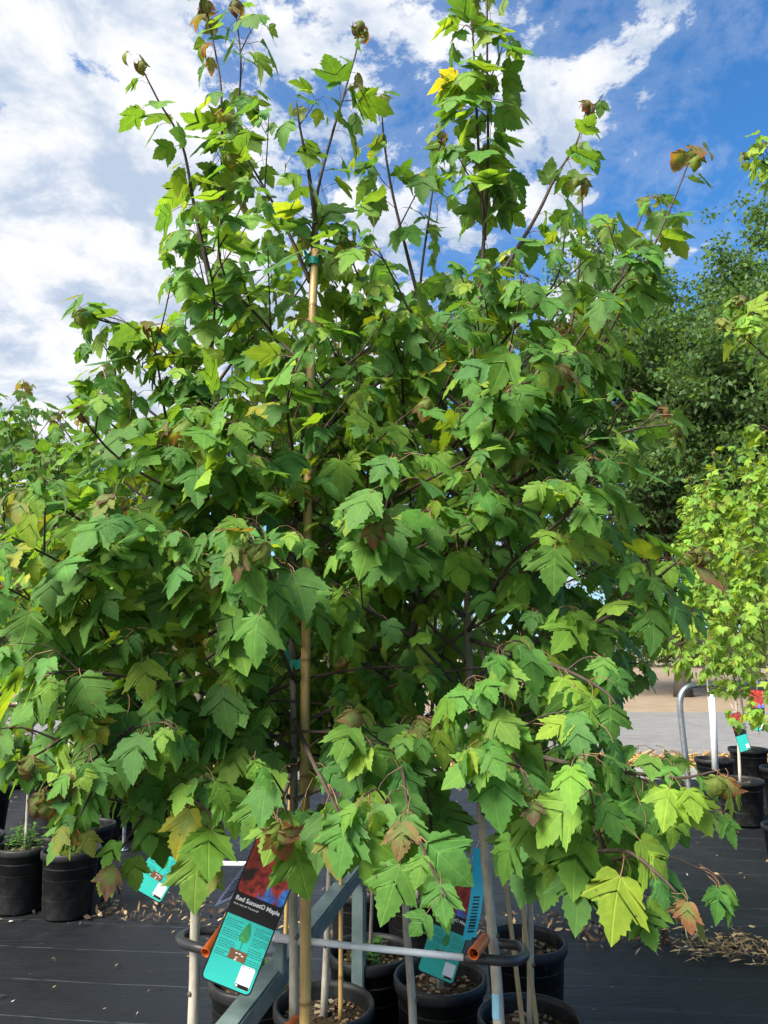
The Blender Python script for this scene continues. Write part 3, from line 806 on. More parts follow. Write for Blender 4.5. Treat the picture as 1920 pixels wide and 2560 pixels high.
# ------------------------------------------------------------------ large dark tree beyond the road
M['bigleaf'] = leaf_mat('broadleaf_tree_foliage', True)
def big_tree(base, height, spread, seed, nleaf, label, stems=5, leaf=.21, zlow=4.0, group=None, name='broadleaf_tree'):
    r = random.Random(seed); npr = np.random.RandomState(seed); base = Vector(base)
    root = empty(name, base, label, 'tree', group)
    tips = []; segs = []
    def grow(p, d, L, rad, lev, mb):
        n = 4; pts = [p]; rr = [rad]
        for i in range(n):
            d = (d + Vector((r.gauss(0, .10), r.gauss(0, .10), r.gauss(.03, .06)))).normalized()
            pts.append(pts[-1] + d * L / n); rr.append(rad * (1 - .55 * (i + 1) / n))
        mb.tube(pts, rr, 6 if lev < 2 else 4, 0, [(.055, .045, .036)] * len(pts), False)
        if lev >= 1:
            for q in pts[1:]: tips.append((q, d, lev))
        if lev < 3:
            for k in range({0: 9, 1: 6, 2: 3}[lev]):
                i = r.randint(1, n); a = r.uniform(0, 6.28); o = d.orthogonal().normalized(); o2 = d.cross(o)
                nd = (d * r.uniform(.35, 1.0) + (o * math.cos(a) + o2 * math.sin(a)) * r.uniform(.5, 1.0) + Vector((0, 0, .22))).normalized()
                grow(pts[i], nd, L * r.uniform(.36, .55), rr[i] * .5, lev + 1, mb)
    tm = MB(); tm.tube([(0, 0, -.1), (0, 0, .5), (.1, 0, zlow * .45)], [.42, .33, .30], 10, 0, [(.055, .045, .036)] * 3); build(tm, 'trunk', M['bark'], root)
    limbs = []
    for k in range(stems):
        a = 2 * math.pi * k / stems + r.uniform(-.4, .4); d = Vector((math.cos(a) * .30 * spread / 5, math.sin(a) * .30 * spread / 5, 1)).normalized()
        mb = MB(); grow(Vector((0, 0, zlow * .42)), d, (height - zlow * .42) * r.uniform(.72, .95), .17, 0, mb)
        limbs.append(mb)
    for k in range(6):
        a = 2 * math.pi * k / 6 + r.uniform(-.5, .5); d = Vector((math.cos(a), math.sin(a), r.uniform(.25, .6))).normalized()
        mb = MB(); grow(Vector((0, 0, zlow * r.uniform(.6, 1.1))), d, spread * 1.1, .10, 1, mb); limbs.append(mb)
    tp = np.array([tuple(t[0]) for t in tips])
    tp = tp[tp[:, 2] > zlow * .7]
    k = height / np.percentile(tp[:, 2], 99.5); root.scale = (k, k, k)
    for mb in limbs: build(mb, 'limb', M['bark'], root)
    # leaves sit in clumps on the shoots
    cen = tp[npr.randint(0, len(tp), nleaf // 45)] + npr.normal(0, .35, (nleaf // 45, 3))
    c = np.repeat(cen, 45, 0); c = c + npr.normal(0, .30, c.shape) * np.array([1.15, 1.15, .7])
    leaf = leaf / k
    leafy_mesh(c, leaf, npr, 'crown', root, [(.045, .11, .034), (.055, .13, .038), (.085, .175, .042), (.038, .09, .03)])
    return root
def leafy_mesh(c, leaf, npr, name, root, cols, mats=None):
    n = len(c); y = npr.normal(0, 1, (n, 3)); y[:, 2] -= .4; y /= np.linalg.norm(y, axis=1)[:, None]
    z = npr.normal(0, .7, (n, 3)); z[:, 2] += 1; x = np.cross(y, z); x /= np.linalg.norm(x, axis=1)[:, None]; z = np.cross(x, y)
    s = leaf * npr.uniform(.6, 1.25, (n, 1))
    v = np.stack([c, c + (y * .5 + x * .30 + z * .05) * s, c + y * s - z * .12 * s, c + (y * .5 - x * .30 + z * .05) * s], 1).reshape(-1, 3)
    b = np.arange(n) * 4
    F = np.concatenate([np.stack([b, b + 1, b + 2], 1), np.stack([b, b + 2, b + 3], 1)])
    me = bpy.data.meshes.new(name)
    me.vertices.add(len(v)); me.vertices.foreach_set('co', v.astype(np.float32).ravel())
    me.loops.add(F.size); me.loops.foreach_set('vertex_index', F.astype(np.int32).ravel())
    me.polygons.add(len(F)); me.polygons.foreach_set('loop_start', np.arange(len(F), dtype=np.int32) * 3)
    me.update(calc_edges=True)
    me.materials.append(mats or M['bigleaf'])
    ca = me.color_attributes.new('tint', 'FLOAT_COLOR', 'POINT'); arr = np.ones((len(v), 4), np.float32)
    cc = np.array(cols)[npr.randint(0, len(cols), n)] * npr.uniform(.8, 1.25, (n, 1)); arr[:, :3] = np.repeat(cc, 4, 0); ca.data.foreach_set('color', arr.ravel())
    uvl = me.uv_layers.new(name='UVMap'); uv = np.tile(np.array([[0, 0], [.3, .4], [0, 1], [-.3, .4]], np.float32), (n, 1)); uvl.data.foreach_set('uv', uv[F.ravel()].ravel())
    me.validate()
    return tag(link(name, me, root), kind='stuff')
p = at(1690, 1500, 26); big_tree((p.x, 26, 0), 16.6, 5.2, 31, 110000, 'large dark broadleaf tree beyond the road, branching from a divided trunk', 6)
p = at(1960, 1500, 29); big_tree((p.x, 29, 0), 18.6, 5.5, 32, 95000, 'taller dark broadleaf tree beyond the road behind the pale maples', 6)
npr = np.random.RandomState(3)
c = np.stack([npr.uniform(-90, 90, 26000), npr.uniform(66, 78, 26000), npr.uniform(0, 1, 26000) ** .8], 1)
c[:, 2] *= 3.6 + 1.8 * np.sin(c[:, 0] * .31) + 1.2 * np.sin(c[:, 0] * .83 + 1)
leafy_mesh(c, .75, npr, 'distant_woods', None, [(.05, .09, .03), (.07, .12, .035), (.04, .075, .03)])
tag(bpy.data.objects['distant_woods'], 'low band of distant green woods beyond the road', 'woods', kind='stuff')

# ------------------------------------------------------------------ rack that holds the front trees
rack = empty('tree_rack', (-.3, 2.3, 0), 'metal tree rack with grey-green beam, bright rod and black sleeved loops', 'rack')
RB = rack.location.copy()
def rk(name, pts, rad, m, seg=12, n=6, straight=False):
    mb = MB(); P = [Vector(p) - RB for p in pts]; P = P if straight else bez(P, n)
    mb.tube(P, rad, seg); return build(mb, name, m, rack)
b0, b1 = at(480, 2640, 1.62), at(905, 2157, 3.12)
b0.z = b1.z = .745
d = (b1 - b0); L = d.length; rot = Matrix.Rotation(math.atan2(-d.x, d.y), 3, 'Z')
def bevel_box(name, cen, dim, m, rot, par, bev=.004):
    bm = bmesh.new(); bmesh.ops.create_cube(bm, size=1)
    for v in bm.verts: v.co = Vector((v.co.x * dim[0], v.co.y * dim[1], v.co.z * dim[2]))
    bmesh.ops.bevel(bm, geom=bm.edges[:], offset=bev, segments=2, affect='EDGES')
    for v in bm.verts: v.co = rot @ v.co + Vector(cen)
    me = bpy.data.meshes.new(name); bm.to_mesh(me); bm.free(); me.materials.append(m)
    return link(name, me, par)
bevel_box('beam', (b0 + b1) / 2 - RB, (.058, L, .058), M['beam'], rot, rack, .005)
for f in (.03, .97):
    q = b0.lerp(b1, f) - RB; bevel_box('post', (q.x, q.y, .357), (.05, .05, .714), M['beam'], rot, rack, .005)
rod0, rod1 = at(640, 2340, 2.09), at(1172, 2395, 1.98)
rk('rod', [rod0, rod1], .0085, M['rod'], 12, 1, True)
q = rod0.lerp(rod1, .14) - RB; bevel_box('bracket', (q.x - .01, q.y, q.z - .045), (.03, .03, .075), M['beam'], rot, rack, .003)
s0, s1 = rod0.lerp(rod1, .10), rod0.lerp(rod1, .25)
rk('wrap_sticker', [s0, s1], .0115, M['white'], 14, 1, True)
rk('loop_sleeve', [at(1160, 2394, 1.985), at(1230, 2400, 1.97), at(1285, 2402, 1.98), at(1312, 2388, 2.06), at(1298, 2366, 2.17), at(1240, 2358, 2.22), at(1180, 2356, 2.22)], .0125, M['rubber'])
rk('loop_sleeve', [at(600, 2378, 2.04), at(540, 2375, 2.03), at(490, 2368, 2.04), at(450, 2352, 2.10), at(462, 2335, 2.19), at(510, 2326, 2.25), at(600, 2330, 2.26)], .0125, M['rubber'])
rk('rod', [at(480, 2157, 2.95), at(935, 2166, 3.05)], .0085, M['rod'], 10, 1, True)
rk('loop_bar', [at(600, 2378, 2.04), at(690, 2372, 2.07)], .009, M['rod'], 10, 1, True)
rk('loop_bar', [at(600, 2330, 2.26), at(700, 2335, 2.26)], .009, M['rod'], 10, 1, True)
def pipe_thing(name, pts, rad, m, label, cat, hollow=True, group=None):
    P = [Vector(p) for p in pts]; o = empty(name, P[0], label, cat, group)
    mb = MB(); mb.tube([p - P[0] for p in P], rad, 14, 0, None, not hollow)
    if hollow: mb.tube([p - P[0] for p in reversed(P)], rad * .8, 14, 0, None, False)
    build(mb, 'wall', m, o)
    t = (P[-1] - P[0]).normalized(); rb = MB()
    for e, sg in ((P[0] - P[0], -1), (P[-1] - P[0], 1)):
        a = t.orthogonal().normalized(); b = t.cross(a); vs = []
        for rr_, off in ((rad * 1.001, 0), (rad * 1.02, .0015), (rad * .9, .003), (rad * .795, 0)):
            for k in range(14):
                an = 2 * math.pi * k / 14; vs.append(e + t * sg * off + (a * math.cos(an) + b * math.sin(an)) * rr_)
        rb.add(vs, [(i * 14 + k, i * 14 + (k + 1) % 14, (i + 1) * 14 + (k + 1) % 14, (i + 1) * 14 + k) for i in range(3) for k in range(14)])
    build(rb, 'lip', m, o)
    return o
pipe_thing('orange_tube', [at(515, 2381, 1.93), at(604, 2262, 2.08)], .0135, M['orange'], 'slanting orange plastic tube beside the black loop, behind the big plant tag', 'tube')
pipe_thing('orange_tube', [at(1184, 2384, 1.95), at(1212, 2348, 2.06)], .0145, M['orange'], 'short orange tube end where the bright rod enters the black sleeve', 'tube')
pipe_thing('orange_tube', [at(706, 2585, 1.90), at(752, 2542, 2.02)], .0135, M['orange'], 'orange tube tip low down behind the bamboo cane foot', 'tube')

# ------------------------------------------------------------------ canes
def cane(pts, rad, label, nodes=.24, m='bamboo', ties=(), pale=False):
    P = bez(pts, 14); B = Vector((P[0].x, P[0].y, P[0].z)); o = empty('bamboo_cane' if not pale else 'wooden_stick', B, label, 'cane' if not pale else 'stick')
    mb = MB(); acc = 0; nxt = .1; pts2 = []; rr = []; tt = []
    for i, p in enumerate(P):
        if i: acc += (P[i] - P[i - 1]).length
        base = (1, 1, 1) if not pale else (.75, .85, 1.2)
        f = 1 - .25 * i / len(P)
        if acc >= nxt and not pale:
            t = (P[min(i + 1, len(P) - 1)] - P[i - 1]).normalized()
            for dz, k, c in ((-.010, 1.0, base), (-.003, 1.14, (.55, .5, .42)), (0, .97, (.35, .3, .25)), (.003, 1.12, (.8, .78, .7)), (.010, 1.0, base)):
                pts2.append(p + t * dz - B); rr.append(rad * f * k); tt.append(c)
            nxt = acc + nodes * rng.uniform(.85, 1.15)
        else: pts2.append(p - B); rr.append(rad * f); tt.append(base)
    mb.tube(pts2, rr, 12, 0, tt); build(mb, 'cane_stem', M[m], o)
    for (p, w, rd) in ties:
        tb = MB(); q = Vector(p) - B
        tb.tube([q + Vector((0, 0, -w)), q, q + Vector((0, 0, w))], rd, 12, 0, None, False)
        tb.add([q + Vector((-rd, 0, .004)), q + Vector((-rd - .012, -.006, .022)), q + Vector((-rd - .018, -.002, .052)), q + Vector((-rd - .002, 0, .03))], [(0, 1, 2, 3)])
        build(tb, 'tie', M['tie'], o)
    return o
cb0 = at(769, 2490, 1.93); cb0.z = .36
cane([cb0, at(764, 2300, 1.945), at(762, 2000, 1.95), at(766, 1500, 1.96), at(775, 980, 1.97), at(788, 625, 1.99)], .0148, 'thick yellow bamboo cane standing in front of the large plant tag', ties=[(at(784, 655, 1.985), .012, .0165), (at(748, 1660, 1.975), .012, .024)])
bp = MIDPOS[701]
cane([bp + Vector((.06, -.02, .34)), bp + Vector((.055, -.02, 1.0)), bp + Vector((.05, 0, 2.0))], .0085, 'thin yellow cane in the mulched pot behind the bright rod')
bp = MIDPOS[704]
cane([bp + Vector((-.03, -.05, .34)), bp + Vector((-.085, -.03, .95)), bp + Vector((-.13, 0, 1.6))], .0085, 'pale weathered stick nearest the blue-stickered trunk', pale=True)
cane([bp + Vector((.02, -.02, .34)), bp + Vector((-.03, .0, .95)), bp + Vector((-.06, .03, 1.6))], .0085, 'greyer weathered stick paired with the pale one in the same pot', pale=True)
bp = MIDPOS[706]
cane([bp + Vector((.11, -.02, .34)), bp + Vector((.115, -.02, 1.0)), bp + Vector((.12, 0, 1.8))], .0085, 'thin brown-yellow cane in the pot behind the beam, beside the big tag')

# ------------------------------------------------------------------ plant tags
def print_mat():
    m, N, o = mat('printed_red_tree_picture')
    t = N.n('ShaderNodeTexCoord'); s = N.n('ShaderNodeSeparateXYZ'); N.l(t.outputs['Object'], s.inputs[0])
    n1 = N.noise(t.outputs['Object'], 14, 5, .6, .6); n2 = N.noise(t.outputs['Object'], 55, 4, .6, .5); n3 = N.noise(t.outputs['Object'], 22, 3, .5, .3)
    red = N.mix(N.ss(n2, .35, .68), (.22, .025, .02), (.66, .07, .05))
    red = N.mix(N.ss(n2, .68, .74), red, (.75, .45, .35))
    blue = N.mix(N.ss(n2, .3, .7), (.03, .14, .60), (.10, .36, .90))
    dark = (.03, .02, .02)
    # blue shows low and right and at the upper edge, dark trunk low and left
    b = N.m('ADD', N.m('ADD', n1, N.m('MULTIPLY', s.outputs[0], 2.6)), N.m('MULTIPLY', N.m('SUBTRACT', s.outputs[2], .075), -2.6))
    c = N.mix(N.ss(b, .60, .68), red, blue)
    k = N.m('ADD', N.m('ADD', n3, N.m('MULTIPLY', s.outputs[0], -2.8)), N.m('MULTIPLY', N.m('SUBTRACT', s.outputs[2], .07), -2.2))
    c = N.mix(N.ss(k, .62, .74), c, dark)
    principled(N, o, c, .3, 0, .5)
    return m
M['picture'] = print_mat()
M['black'] = simple('gloss_black_print', (.012, .012, .013), (.016, .016, .017), 8, .3)
M['teal'] = simple('teal_print', (.035, .50, .42), (.04, .53, .45), 5, .35)
M['ink'] = simple('dark_ink', (.02, .12, .11), (.02, .10, .09), 30, .5)
M['paper'] = simple('white_print', (.80, .81, .82), (.77, .78, .79), 9, .45)
M['green'] = simple('green_print', (.02, .22, .07), (.07, .36, .12), 60, .4)
M['brown'] = simple('brown_print', (.16, .07, .03), (.22, .10, .045), 60, .5)
M['cyan'] = simple('cyan_ribbon', (.03, .48, .66), (.04, .52, .70), 12, .4)
M['lilac'] = simple('lilac_paper', (.40, .42, .72), (.45, .47, .76), 12, .6)
def rrect(x0, x1, z0, z1, r, n=5):
    pts = []
    for cx, cz, a0 in ((x1 - r, z1 - r, 0), (x0 + r, z1 - r, 90), (x0 + r, z0 + r, 180), (x1 - r, z0 + r, 270)):
        for k in range(n + 1):
            a = R(a0 + 90 * k / n); pts.append((cx + r * math.cos(a), cz + r * math.sin(a)))
    return pts
def plate(poly, y, th, bend):
    mb = MB(); n = len(poly)
    f = [(x, y + bend(x, z), z) for x, z in poly]; b = [(x, y + th + bend(x, z), z) for x, z in poly]
    mb.add(f + b, [tuple(reversed(range(n))), tuple(range(n, 2 * n))] + [(i, (i + 1) % n, n + (i + 1) % n, n + i) for i in range(n)])
    return mb
def text_mesh(body, size, m, par, x, y, z, offs=0.0, name='lettering'):
    cu = bpy.data.curves.new('t', 'FONT'); cu.body = body; cu.size = size; cu.align_x = 'LEFT'; cu.offset = offs; cu.resolution_u = 3; cu.extrude = .0002
    o = bpy.data.objects.new('t', cu); col.objects.link(o)
    dg = bpy.context.evaluated_depsgraph_get(); me = bpy.data.meshes.new_from_object(o.evaluated_get(dg)); bpy.data.objects.remove(o)
    me.materials.clear(); me.materials.append(m)
    q = link(name, me, par, (x, y, z)); q.rotation_euler = (R(90), 0, 0)
    return q
def plant_tag(cen, tilt, label, scale=1.0, yaw=0, pitch=0, full=True, group='large plant tags'):
    root = empty('plant_tag', cen, label, 'plant tag', group)
    root.rotation_euler = Matrix.Rotation(0, 3, 'X').to_euler()
    m3 = Matrix.Rotation(yaw, 3, 'Z') @ Matrix.Rotation(pitch, 3, 'X') @ Matrix.Rotation(tilt, 3, 'Y')
    root.rotation_euler = m3.to_euler(); root.scale = (scale,) * 3
    w, h = .061, .178; e = .0035
    nb = lambda x, z: 0
    build(plate(rrect(-w, w, -h, h, .012), 0, .0011, nb), 'card', M['black'], root, False)
    build(plate(rrect(-w + e, w - e, .020, h - e, .010), -.0004, .0003, nb), 'picture_panel', M['picture'], root, False)
    build(plate(rrect(-w + e, w - e, -h + e, -.018, .010), -.0004, .0003, nb), 'teal_panel', M['teal'], root, False)
    build(plate([(-w + e, -.030), (-w + e, -.012), (w - e, -.012), (w - e, -.030)], -.0008, .0003, nb), 'title_band', M['black'], root, False)
    if full:
        text_mesh('Red Sunset\u00ae Maple', .0138, M['paper'], root, -w + .008, -.0012, .0025, .00035)
        text_mesh("Acer rubrum 'Franksred'", .0062, M['paper'], root, -w + .008, -.0012, -.0075)
        rr_ = random.Random(4); lm = MB()
        for (x0, x1, zt, nl) in ((-.053, -.016, -.040, 15), (.018, .053, -.040, 16)):
            z = zt
            for k in range(nl):
                x = x0; 
                end = x1 if rr_.random() < .75 else x0 + (x1 - x0) * rr_.uniform(.3, .8)
                while x < end:
                    wl = rr_.uniform(.003, .009); lm.box((min(x + wl / 2, end), -.0007, z), (wl, .0002, .0013)); x += wl + .0016
                z -= .0047 if (k % 4) != 3 else .0085
        tag(build(lm, 'fine_print', M['ink'], root, False), kind='stuff')
        tr = plate([(.0, -.032), (.006, -.042), (.011, -.056), (.0125, -.068), (.008, -.078), (.003, -.076), (0, -.082), (-.004, -.076), (-.009, -.078), (-.0125, -.068), (-.010, -.055), (-.005, -.042)], -.0008, .0003, nb)
        build(tr, 'tree_drawing', M['green'], root, False)
        mb = MB(); mb.box((0, -.0007, -.089), (.0012, .0002, .02)); build(mb, 'drawn_stem', M['ink'], root, False)
        mb = MB(); mb.box((0, -.0007, -.107), (.042, .0002, .022)); q = build(mb, 'drawn_soil', M['brown'], root, False)
        mb = MB()
        for (x, z) in ((-.004, -.102), (.004, -.102), (.011, -.105), (-.001, -.111), (-.002, -.116)): mb.box((x, -.0010, z), (.005, .0002, .0026))
        build(mb, 'drawn_root_ball', M['paper'], root, False)
    build(plate(rrect(.018, .052, -.168, -.120, .004), -.0008, .0003, nb), 'code_panel', M['paper'], root, False)
    build(plate(rrect(.0185, .0515, -.1675, -.160, .003), -.0012, .0003, nb), 'code_footer', M['black'], root, False)
    mb = MB(); mb.lathe([(.0001, 0), (.0026, 0)], 14); o = build(mb, 'round_mark', M['paper'], root, False, (.0225, -.00135, -.1637)); o.rotation_euler = (R(90), 0, 0)
    mb = MB(); mb.tube([(0, 0, h - .012), (.002, -.004, h + .01), (.006, .004, h + .05), (.012, .03, h + .09)], .0011, 6); build(mb, 'tie_string', M['white'], root)
    return root
plant_tag(at(640, 2270, 1.80), R(21.5), 'large red and teal plant tag titled Red Sunset Maple hanging by the bamboo cane', yaw=R(4))
plant_tag(at(1130, 2302, 2.50), R(19), 'plant tag swinging behind the bright rod, with a cyan ribbon across it', yaw=R(-6))
plant_tag(at(435, 2118, 2.70), R(30), 'plant tag half hidden behind leaves beside the pale trunk in the black loop', yaw=R(8))
plant_tag(at(1893, 1775, 6.6), R(4), 'small distant plant tag hanging among the pale maples by the pipe', yaw=R(-10), full=False)
plant_tag(at(1850, 1830, 7.0), R(-14), 'second distant tag low among the pale maples, tilted the other way', yaw=R(10), full=False)
def ribbon(name, pts, width, m, label, cat, marks=None, wv=None):
    P = bez(pts, 5); B = P[0].copy(); o = empty(name, B, label, cat)
    wv = Vector(wv or (1, 0, 0)).normalized() * width / 2
    mb = MB(); vs = []
    for p in P: vs += [p - B - wv, p - B + wv]
    for p in P: vs += [p - B - wv + Vector((0, .0008, 0)), p - B + wv + Vector((0, .0008, 0))]
    n = len(P); fs = [(2 * i, 2 * i + 1, 2 * i + 3, 2 * i + 2) for i in range(n - 1)] + [(2 * n + 2 * i + 2, 2 * n + 2 * i + 3, 2 * n + 2 * i + 1, 2 * n + 2 * i) for i in range(n - 1)]
    mb.add(vs, fs); build(mb, 'strip', m, o)
    if marks:
        a, b, cnt, wid = marks; mk = MB()
        for k in range(cnt):
            f = a + (b - a) * k / cnt; i = min(n - 2, int(f * (n - 1))); p = P[i].lerp(P[i + 1], f * (n - 1) - i) - B + Vector((0, -.0012, 0))
            t = (P[i + 1] - P[i]).normalized(); l = (P[-1] - P[0]).length * (b - a) / cnt * rng.uniform(.3, .7)
            mk.add([p - wv * wid, p + wv * wid, p + wv * wid + t * l, p - wv * wid + t * l], [(0, 1, 2, 3)])
        build(mk, 'bar_print', M['black'], o, False)
    return o
ribbon('paper_label', [at(648, 2128, 2.02), at(615, 2175, 1.99), at(580, 2222, 1.96), at(558, 2256, 1.95)], .048, M['lilac'], 'lilac paper label with dark bars behind the large plant tag', 'label', (.35, .9, 9, .6), (.8, 0, .35))
ribbon('wrist_ribbon', [at(1198, 2120, 2.42), at(1196, 2200, 2.38), at(1186, 2280, 2.36), at(1172, 2350, 2.36)], .040, M['cyan'], 'cyan printed ribbon hanging across the tag behind the bright rod', 'ribbon', (.5, .92, 12, .5))
ribbon('wrist_ribbon', [at(442, 1985, 2.2), at(480, 1980, 2.16), at(515, 1977, 2.18), at(545, 1968, 2.24)], .030, M['cyan'], 'cyan ribbon wrapped level round stems above the half hidden tag', 'ribbon', (.08, .3, 4, .6), (0.05, 0, 1))
ribbon('flagging_tape', [at(500, 2194, 2.06), at(520, 2172, 2.03), at(541, 2150, 2.05), at(552, 2128, 2.08)], .018, M['orange'], 'short orange flagging tape above the black loop', 'tape', None, (.7, 0, .3))
# pale blue sticker round the tall maple's trunk
st = at(1244, 2510, 2.1); mb = MB(); vs = []; fs = []
for j in range(6):
    for i in range(7):
        a = R(205 + 70 * i / 6); vs.append((.0176 * math.cos(a), .0176 * math.sin(a), -.03 + .06 * j / 5))
fs = [(j * 7 + i, j * 7 + i + 1, (j + 1) * 7 + i + 1, (j + 1) * 7 + i) for j in range(5) for i in range(6)]
mb.add(vs, fs)
rootD = [o for o in bpy.data.objects if o.get('label', '').startswith('tallest potted maple')][0]
build(mb, 'sticker', simple('pale_blue_sticker', (.22, .48, .62), (.26, .52, .66), 20, .5), rootD, True, st - rootD.location)

# ------------------------------------------------------------------ pipe frames and posts
def pipe_frame(label, pts, rad):
    P = bez(pts, 6); B = Vector((P[0].x, P[0].y, 0)); o = empty('pipe_frame', B, label, 'pipe frame')
    k = max(3, int(len(P) * .45)); mb = MB(); mb.tube([p - B for p in P], rad, 12); build(mb, 'bent_pipe', M['steel'], o)
    fb = MB(); fb.lathe([(.0, .008), (rad * 2.6, .008), (rad * 2.6, .0), ], 16, c=(0, 0, .001)); build(fb, 'foot_plate', M['steel'], o)
    cb = MB(); q = P[-2] - B; cb.tube([q + Vector((-.03, 0, 0)), q + Vector((.03, 0, 0))], rad * 1.25, 12); build(cb, 'coupling', M['steel'], o)
    return o
g = on(1723, 1975); g.z = 0; y = g.y
pipe_frame('bent galvanised pipe frame standing on the fabric by the pale maples', [g + Vector((0, 0, .0)), at(1712, 1880, y), at(1702, 1790, y), at(1700, 1755, y), at(1708, 1728, y), at(1732, 1714, y), at(1800, 1711, y), at(1960, 1706, y), at(2060, 1703, y)], .036)
g = on(309, 2125); g.z = 0; y = g.y
pipe_frame('straight galvanised post rising beside the back row of pots', [g, at(314, 2000, y), at(318, 1900, y), at(322, 1800, y), at(330, 1760, y), at(360, 1750, y), at(480, 1746, y)], .016)
o = empty('white_post', on(1787, 1912, .36), 'white post standing in a pot beside the bent pipe frame', 'post')
B = o.location.copy(); mb = MB(); mb.tube([Vector((0, 0, -.05)), at(1783, 1800, B.y) - B, at(1778, 1740, B.y) - B], .036, 12); build(mb, 'shaft', M['white'], o)
mb = MB(); mb.lathe([(.0, .02), (.032, .016), (.040, 0)], 12, c=tuple(at(1778, 1740, B.y) - B)); build(mb, 'cap', M['white'], o)

# ------------------------------------------------------------------ weeds, litter, straw
def weed(loc, label, n, hgt, seed):
    r = random.Random(seed); o = empty('weed', loc, label, 'plant'); mb = MB(); sm = MB()
    for k in range(n):
        a = r.uniform(0, 6.28); d = r.uniform(.01, .12); p = Vector((d * math.cos(a), d * math.sin(a), 0)); q = p + Vector((r.uniform(-.06, .06), r.uniform(-.06, .06), hgt * r.uniform(.5, 1.1)))
        sm.tube([p, (p + q) / 2, q], .0016, 4, 0, [(.10, .17, .04)] * 3, False)
        for i in range(8):
            c = p.lerp(q, r.uniform(.25, 1)); an = r.uniform(0, 6.28); u = Vector((math.cos(an), math.sin(an), r.uniform(-.2, .5))).normalized(); v = u.cross(Vector((0, 0, 1))).normalized(); L_ = r.uniform(.02, .045)
            mb.add([c, c + u * L_ * .5 + v * L_ * .3, c + u * L_, c + u * L_ * .5 - v * L_ * .3], [(0, 1, 2), (0, 2, 3)], 0, r.choice([(.08, .20, .04), (.12, .25, .05), (.06, .15, .04)]), [(0, 0), (.2, .4), (0, 1), (-.2, .4)])
    build(sm, 'stems', M['litter'], o); tag(build(mb, 'leaves', M['leafj'], o, False), kind='stuff')
b = on(65, 2110, .38); weed((b.x, b.y, .345), 'green weeds crowding the soil round the thin dark trunk', 26, .16, 1)
b = on(180, 2120, .38); weed((b.x + .05, b.y, .345), 'low weeds round the stout pale trunk in the back row pot', 14, .07, 2)
b = MIDPOS[702]; weed((b.x, b.y, .345), 'low weeds round the thin stem behind the mulched pot', 20, .05, 3)
b = MIDPOS[706]; weed((b.x + .10, b.y - .05, .345), 'leafy green sprout in the pot behind the grey-green beam', 8, .18, 4)
LIT_W = (.12, .8)
def litter(name, label, pts_fn, n, seed, cols, smin, smax, flat=.35, z0=.004):
    r = random.Random(seed); mb = MB()
    for k in range(n):
        p = pts_fn(r); s = r.uniform(smin, smax); a = r.uniform(0, 6.28); rot = Matrix.Rotation(a, 3, 'Z') @ Matrix.Rotation(r.gauss(0, flat), 3, 'X') @ Matrix.Rotation(r.gauss(0, flat), 3, 'Y')
        pl = [(-.5, 0, 0), (-.15, .28, .1), (.25, .2, .05), (.5, 0, .12), (.2, -.25, .08), (-.2, -.2, .02)]
        w = r.uniform(*LIT_W)
        vs = [rot @ Vector((x * s, y * s * w, z * s)) for x, y, z in pl]; mz = min(v.z for v in vs)
        vs = [v + Vector((p[0], p[1], z0 - mz + (p[2] if len(p) > 2 else 0))) for v in vs]
        mb.add(vs, [(0, 1, 5), (1, 2, 4, 5), (2, 3, 4)], 0, r.choice(cols))
    return tag(build(mb, name, M['litter'], None, False), label, 'litter', kind='stuff')
DRY = [(.20, .13, .065), (.13, .08, .045), (.30, .21, .11), (.08, .055, .035), (.36, .27, .15), (.05, .035, .025)]
e = [on(-300, 2250), on(180, 2270), on(600, 2315), on(1000, 2330), on(1400, 2325), on(1920, 2400), on(2300, 2460)]
def along(r):
    i = r.randrange(len(e) - 1); p = e[i].lerp(e[i + 1], r.random()); w = abs(r.gauss(0, .13)) * r.choice([-.6, 1])
    h = r.random() ** 3 * .035
    return (p.x, p.y + w, h)
litter('leaf_litter', 'dry brown leaf scraps gathered along the fabric fold', along, 1500, 11, DRY, .012, .075, .6)
def clump(r):
    q = on(1845, 2378); return (q.x + r.gauss(0, .22), q.y + r.gauss(0, .09), abs(r.gauss(0, .02)))
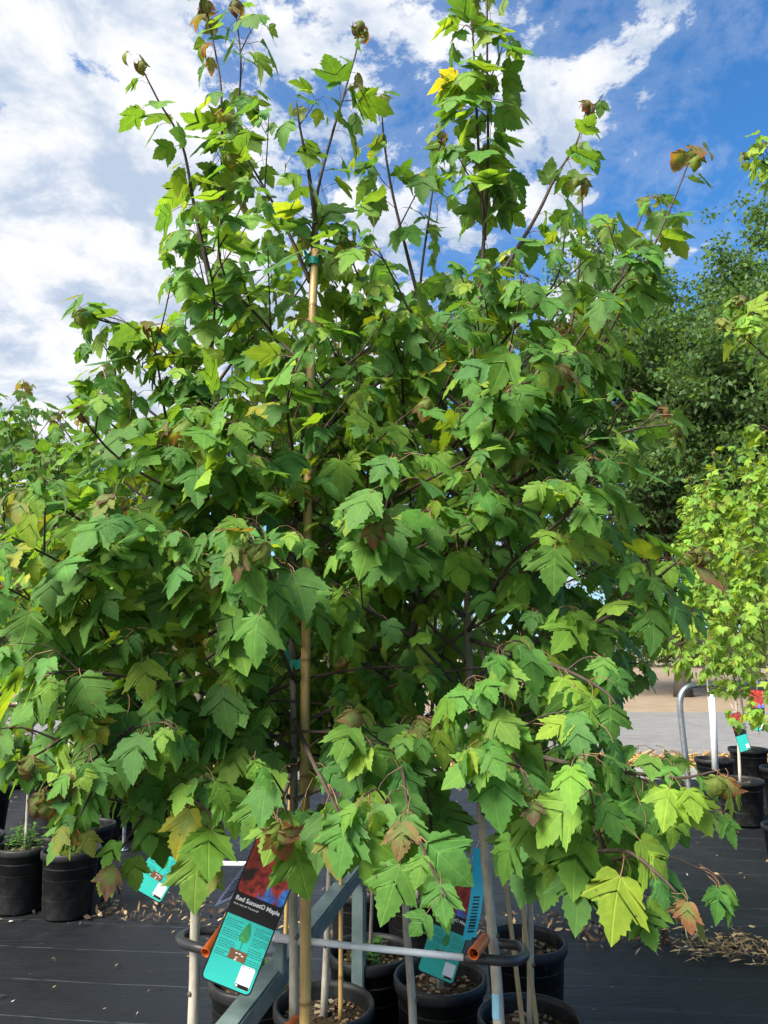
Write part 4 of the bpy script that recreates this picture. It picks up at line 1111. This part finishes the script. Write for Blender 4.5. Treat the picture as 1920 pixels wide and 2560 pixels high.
LIT_W = (.05, .16)
litter('straw_clump', 'clump of dry straw on the fabric fold past the low maple branch', clump, 240, 12, [(.55, .38, .17), (.45, .30, .13), (.62, .46, .24)], .04, .13, .3)
LIT_W = (.12, .8)
litter('scattered_litter', 'small dry scraps and crumbs scattered over the black fabric', lambda r: (r.uniform(-2.6, 2.6), 2.6 + 3.2 * r.random(), 0), 620, 13, DRY + [(.6, .58, .52), (.03, .025, .02), (.03, .025, .02)], .006, .042)
litter('scattered_crumbs', 'crumbs of bark and soil scattered among the back row pots', lambda r: (r.uniform(-4.5, 4.5), 5.0 + 4.4 * r.random(), 0), 700, 14, DRY + [(.03, .025, .02)] * 4, .015, .07)
def straw(r): 
    return (r.uniform(-9, 9), 10.45 + .95 * (r.random() + r.random()) / 2 + .0, abs(r.gauss(0, .035)))
mbs = MB(); r = random.Random(15)
for k in range(15000):
    p = straw(r); a = r.uniform(0, 6.28); L_ = r.uniform(.06, .2); t = Vector((math.cos(a), math.sin(a), r.gauss(0, .25))) * L_; w = Vector((-math.sin(a), math.cos(a), .3)) * .006
    q = Vector((p[0], p[1], p[2] + .0)); mbs.add([q - w, q + w, q + t + w * .6 + Vector((0, 0, .01)), q + t - w * .6], [(0, 1, 2, 3)], 0, r.choice([(.42, .26, .08), (.36, .23, .075), (.50, .34, .13), (.24, .155, .06)]))
tag(build(mbs, 'straw', M['litter'], None, False), 'band of golden straw along the near edge of the road', 'straw', kind='stuff')
# one orange fallen leaf on the mulch
def fallen(loc, c, lab, seed, size=.07):
    r = random.Random(seed); o = tag(link('fallen_leaf', LEAF[r.randrange(NV)][0]), lab, 'leaf'); o.color = c
    o.matrix_basis = Matrix.Translation(loc) @ Matrix.Rotation(r.uniform(0, 6), 4, 'Z') @ Matrix.Rotation(r.uniform(-.2, .2), 4, 'X') @ Matrix.Scale(size, 4)
b = MIDPOS[701]; fallen(b + Vector((.05, -.10, .352)), (.55, .22, .06, 1), 'orange fallen leaf lying on the mulch in the pot with the thin cane', 1)
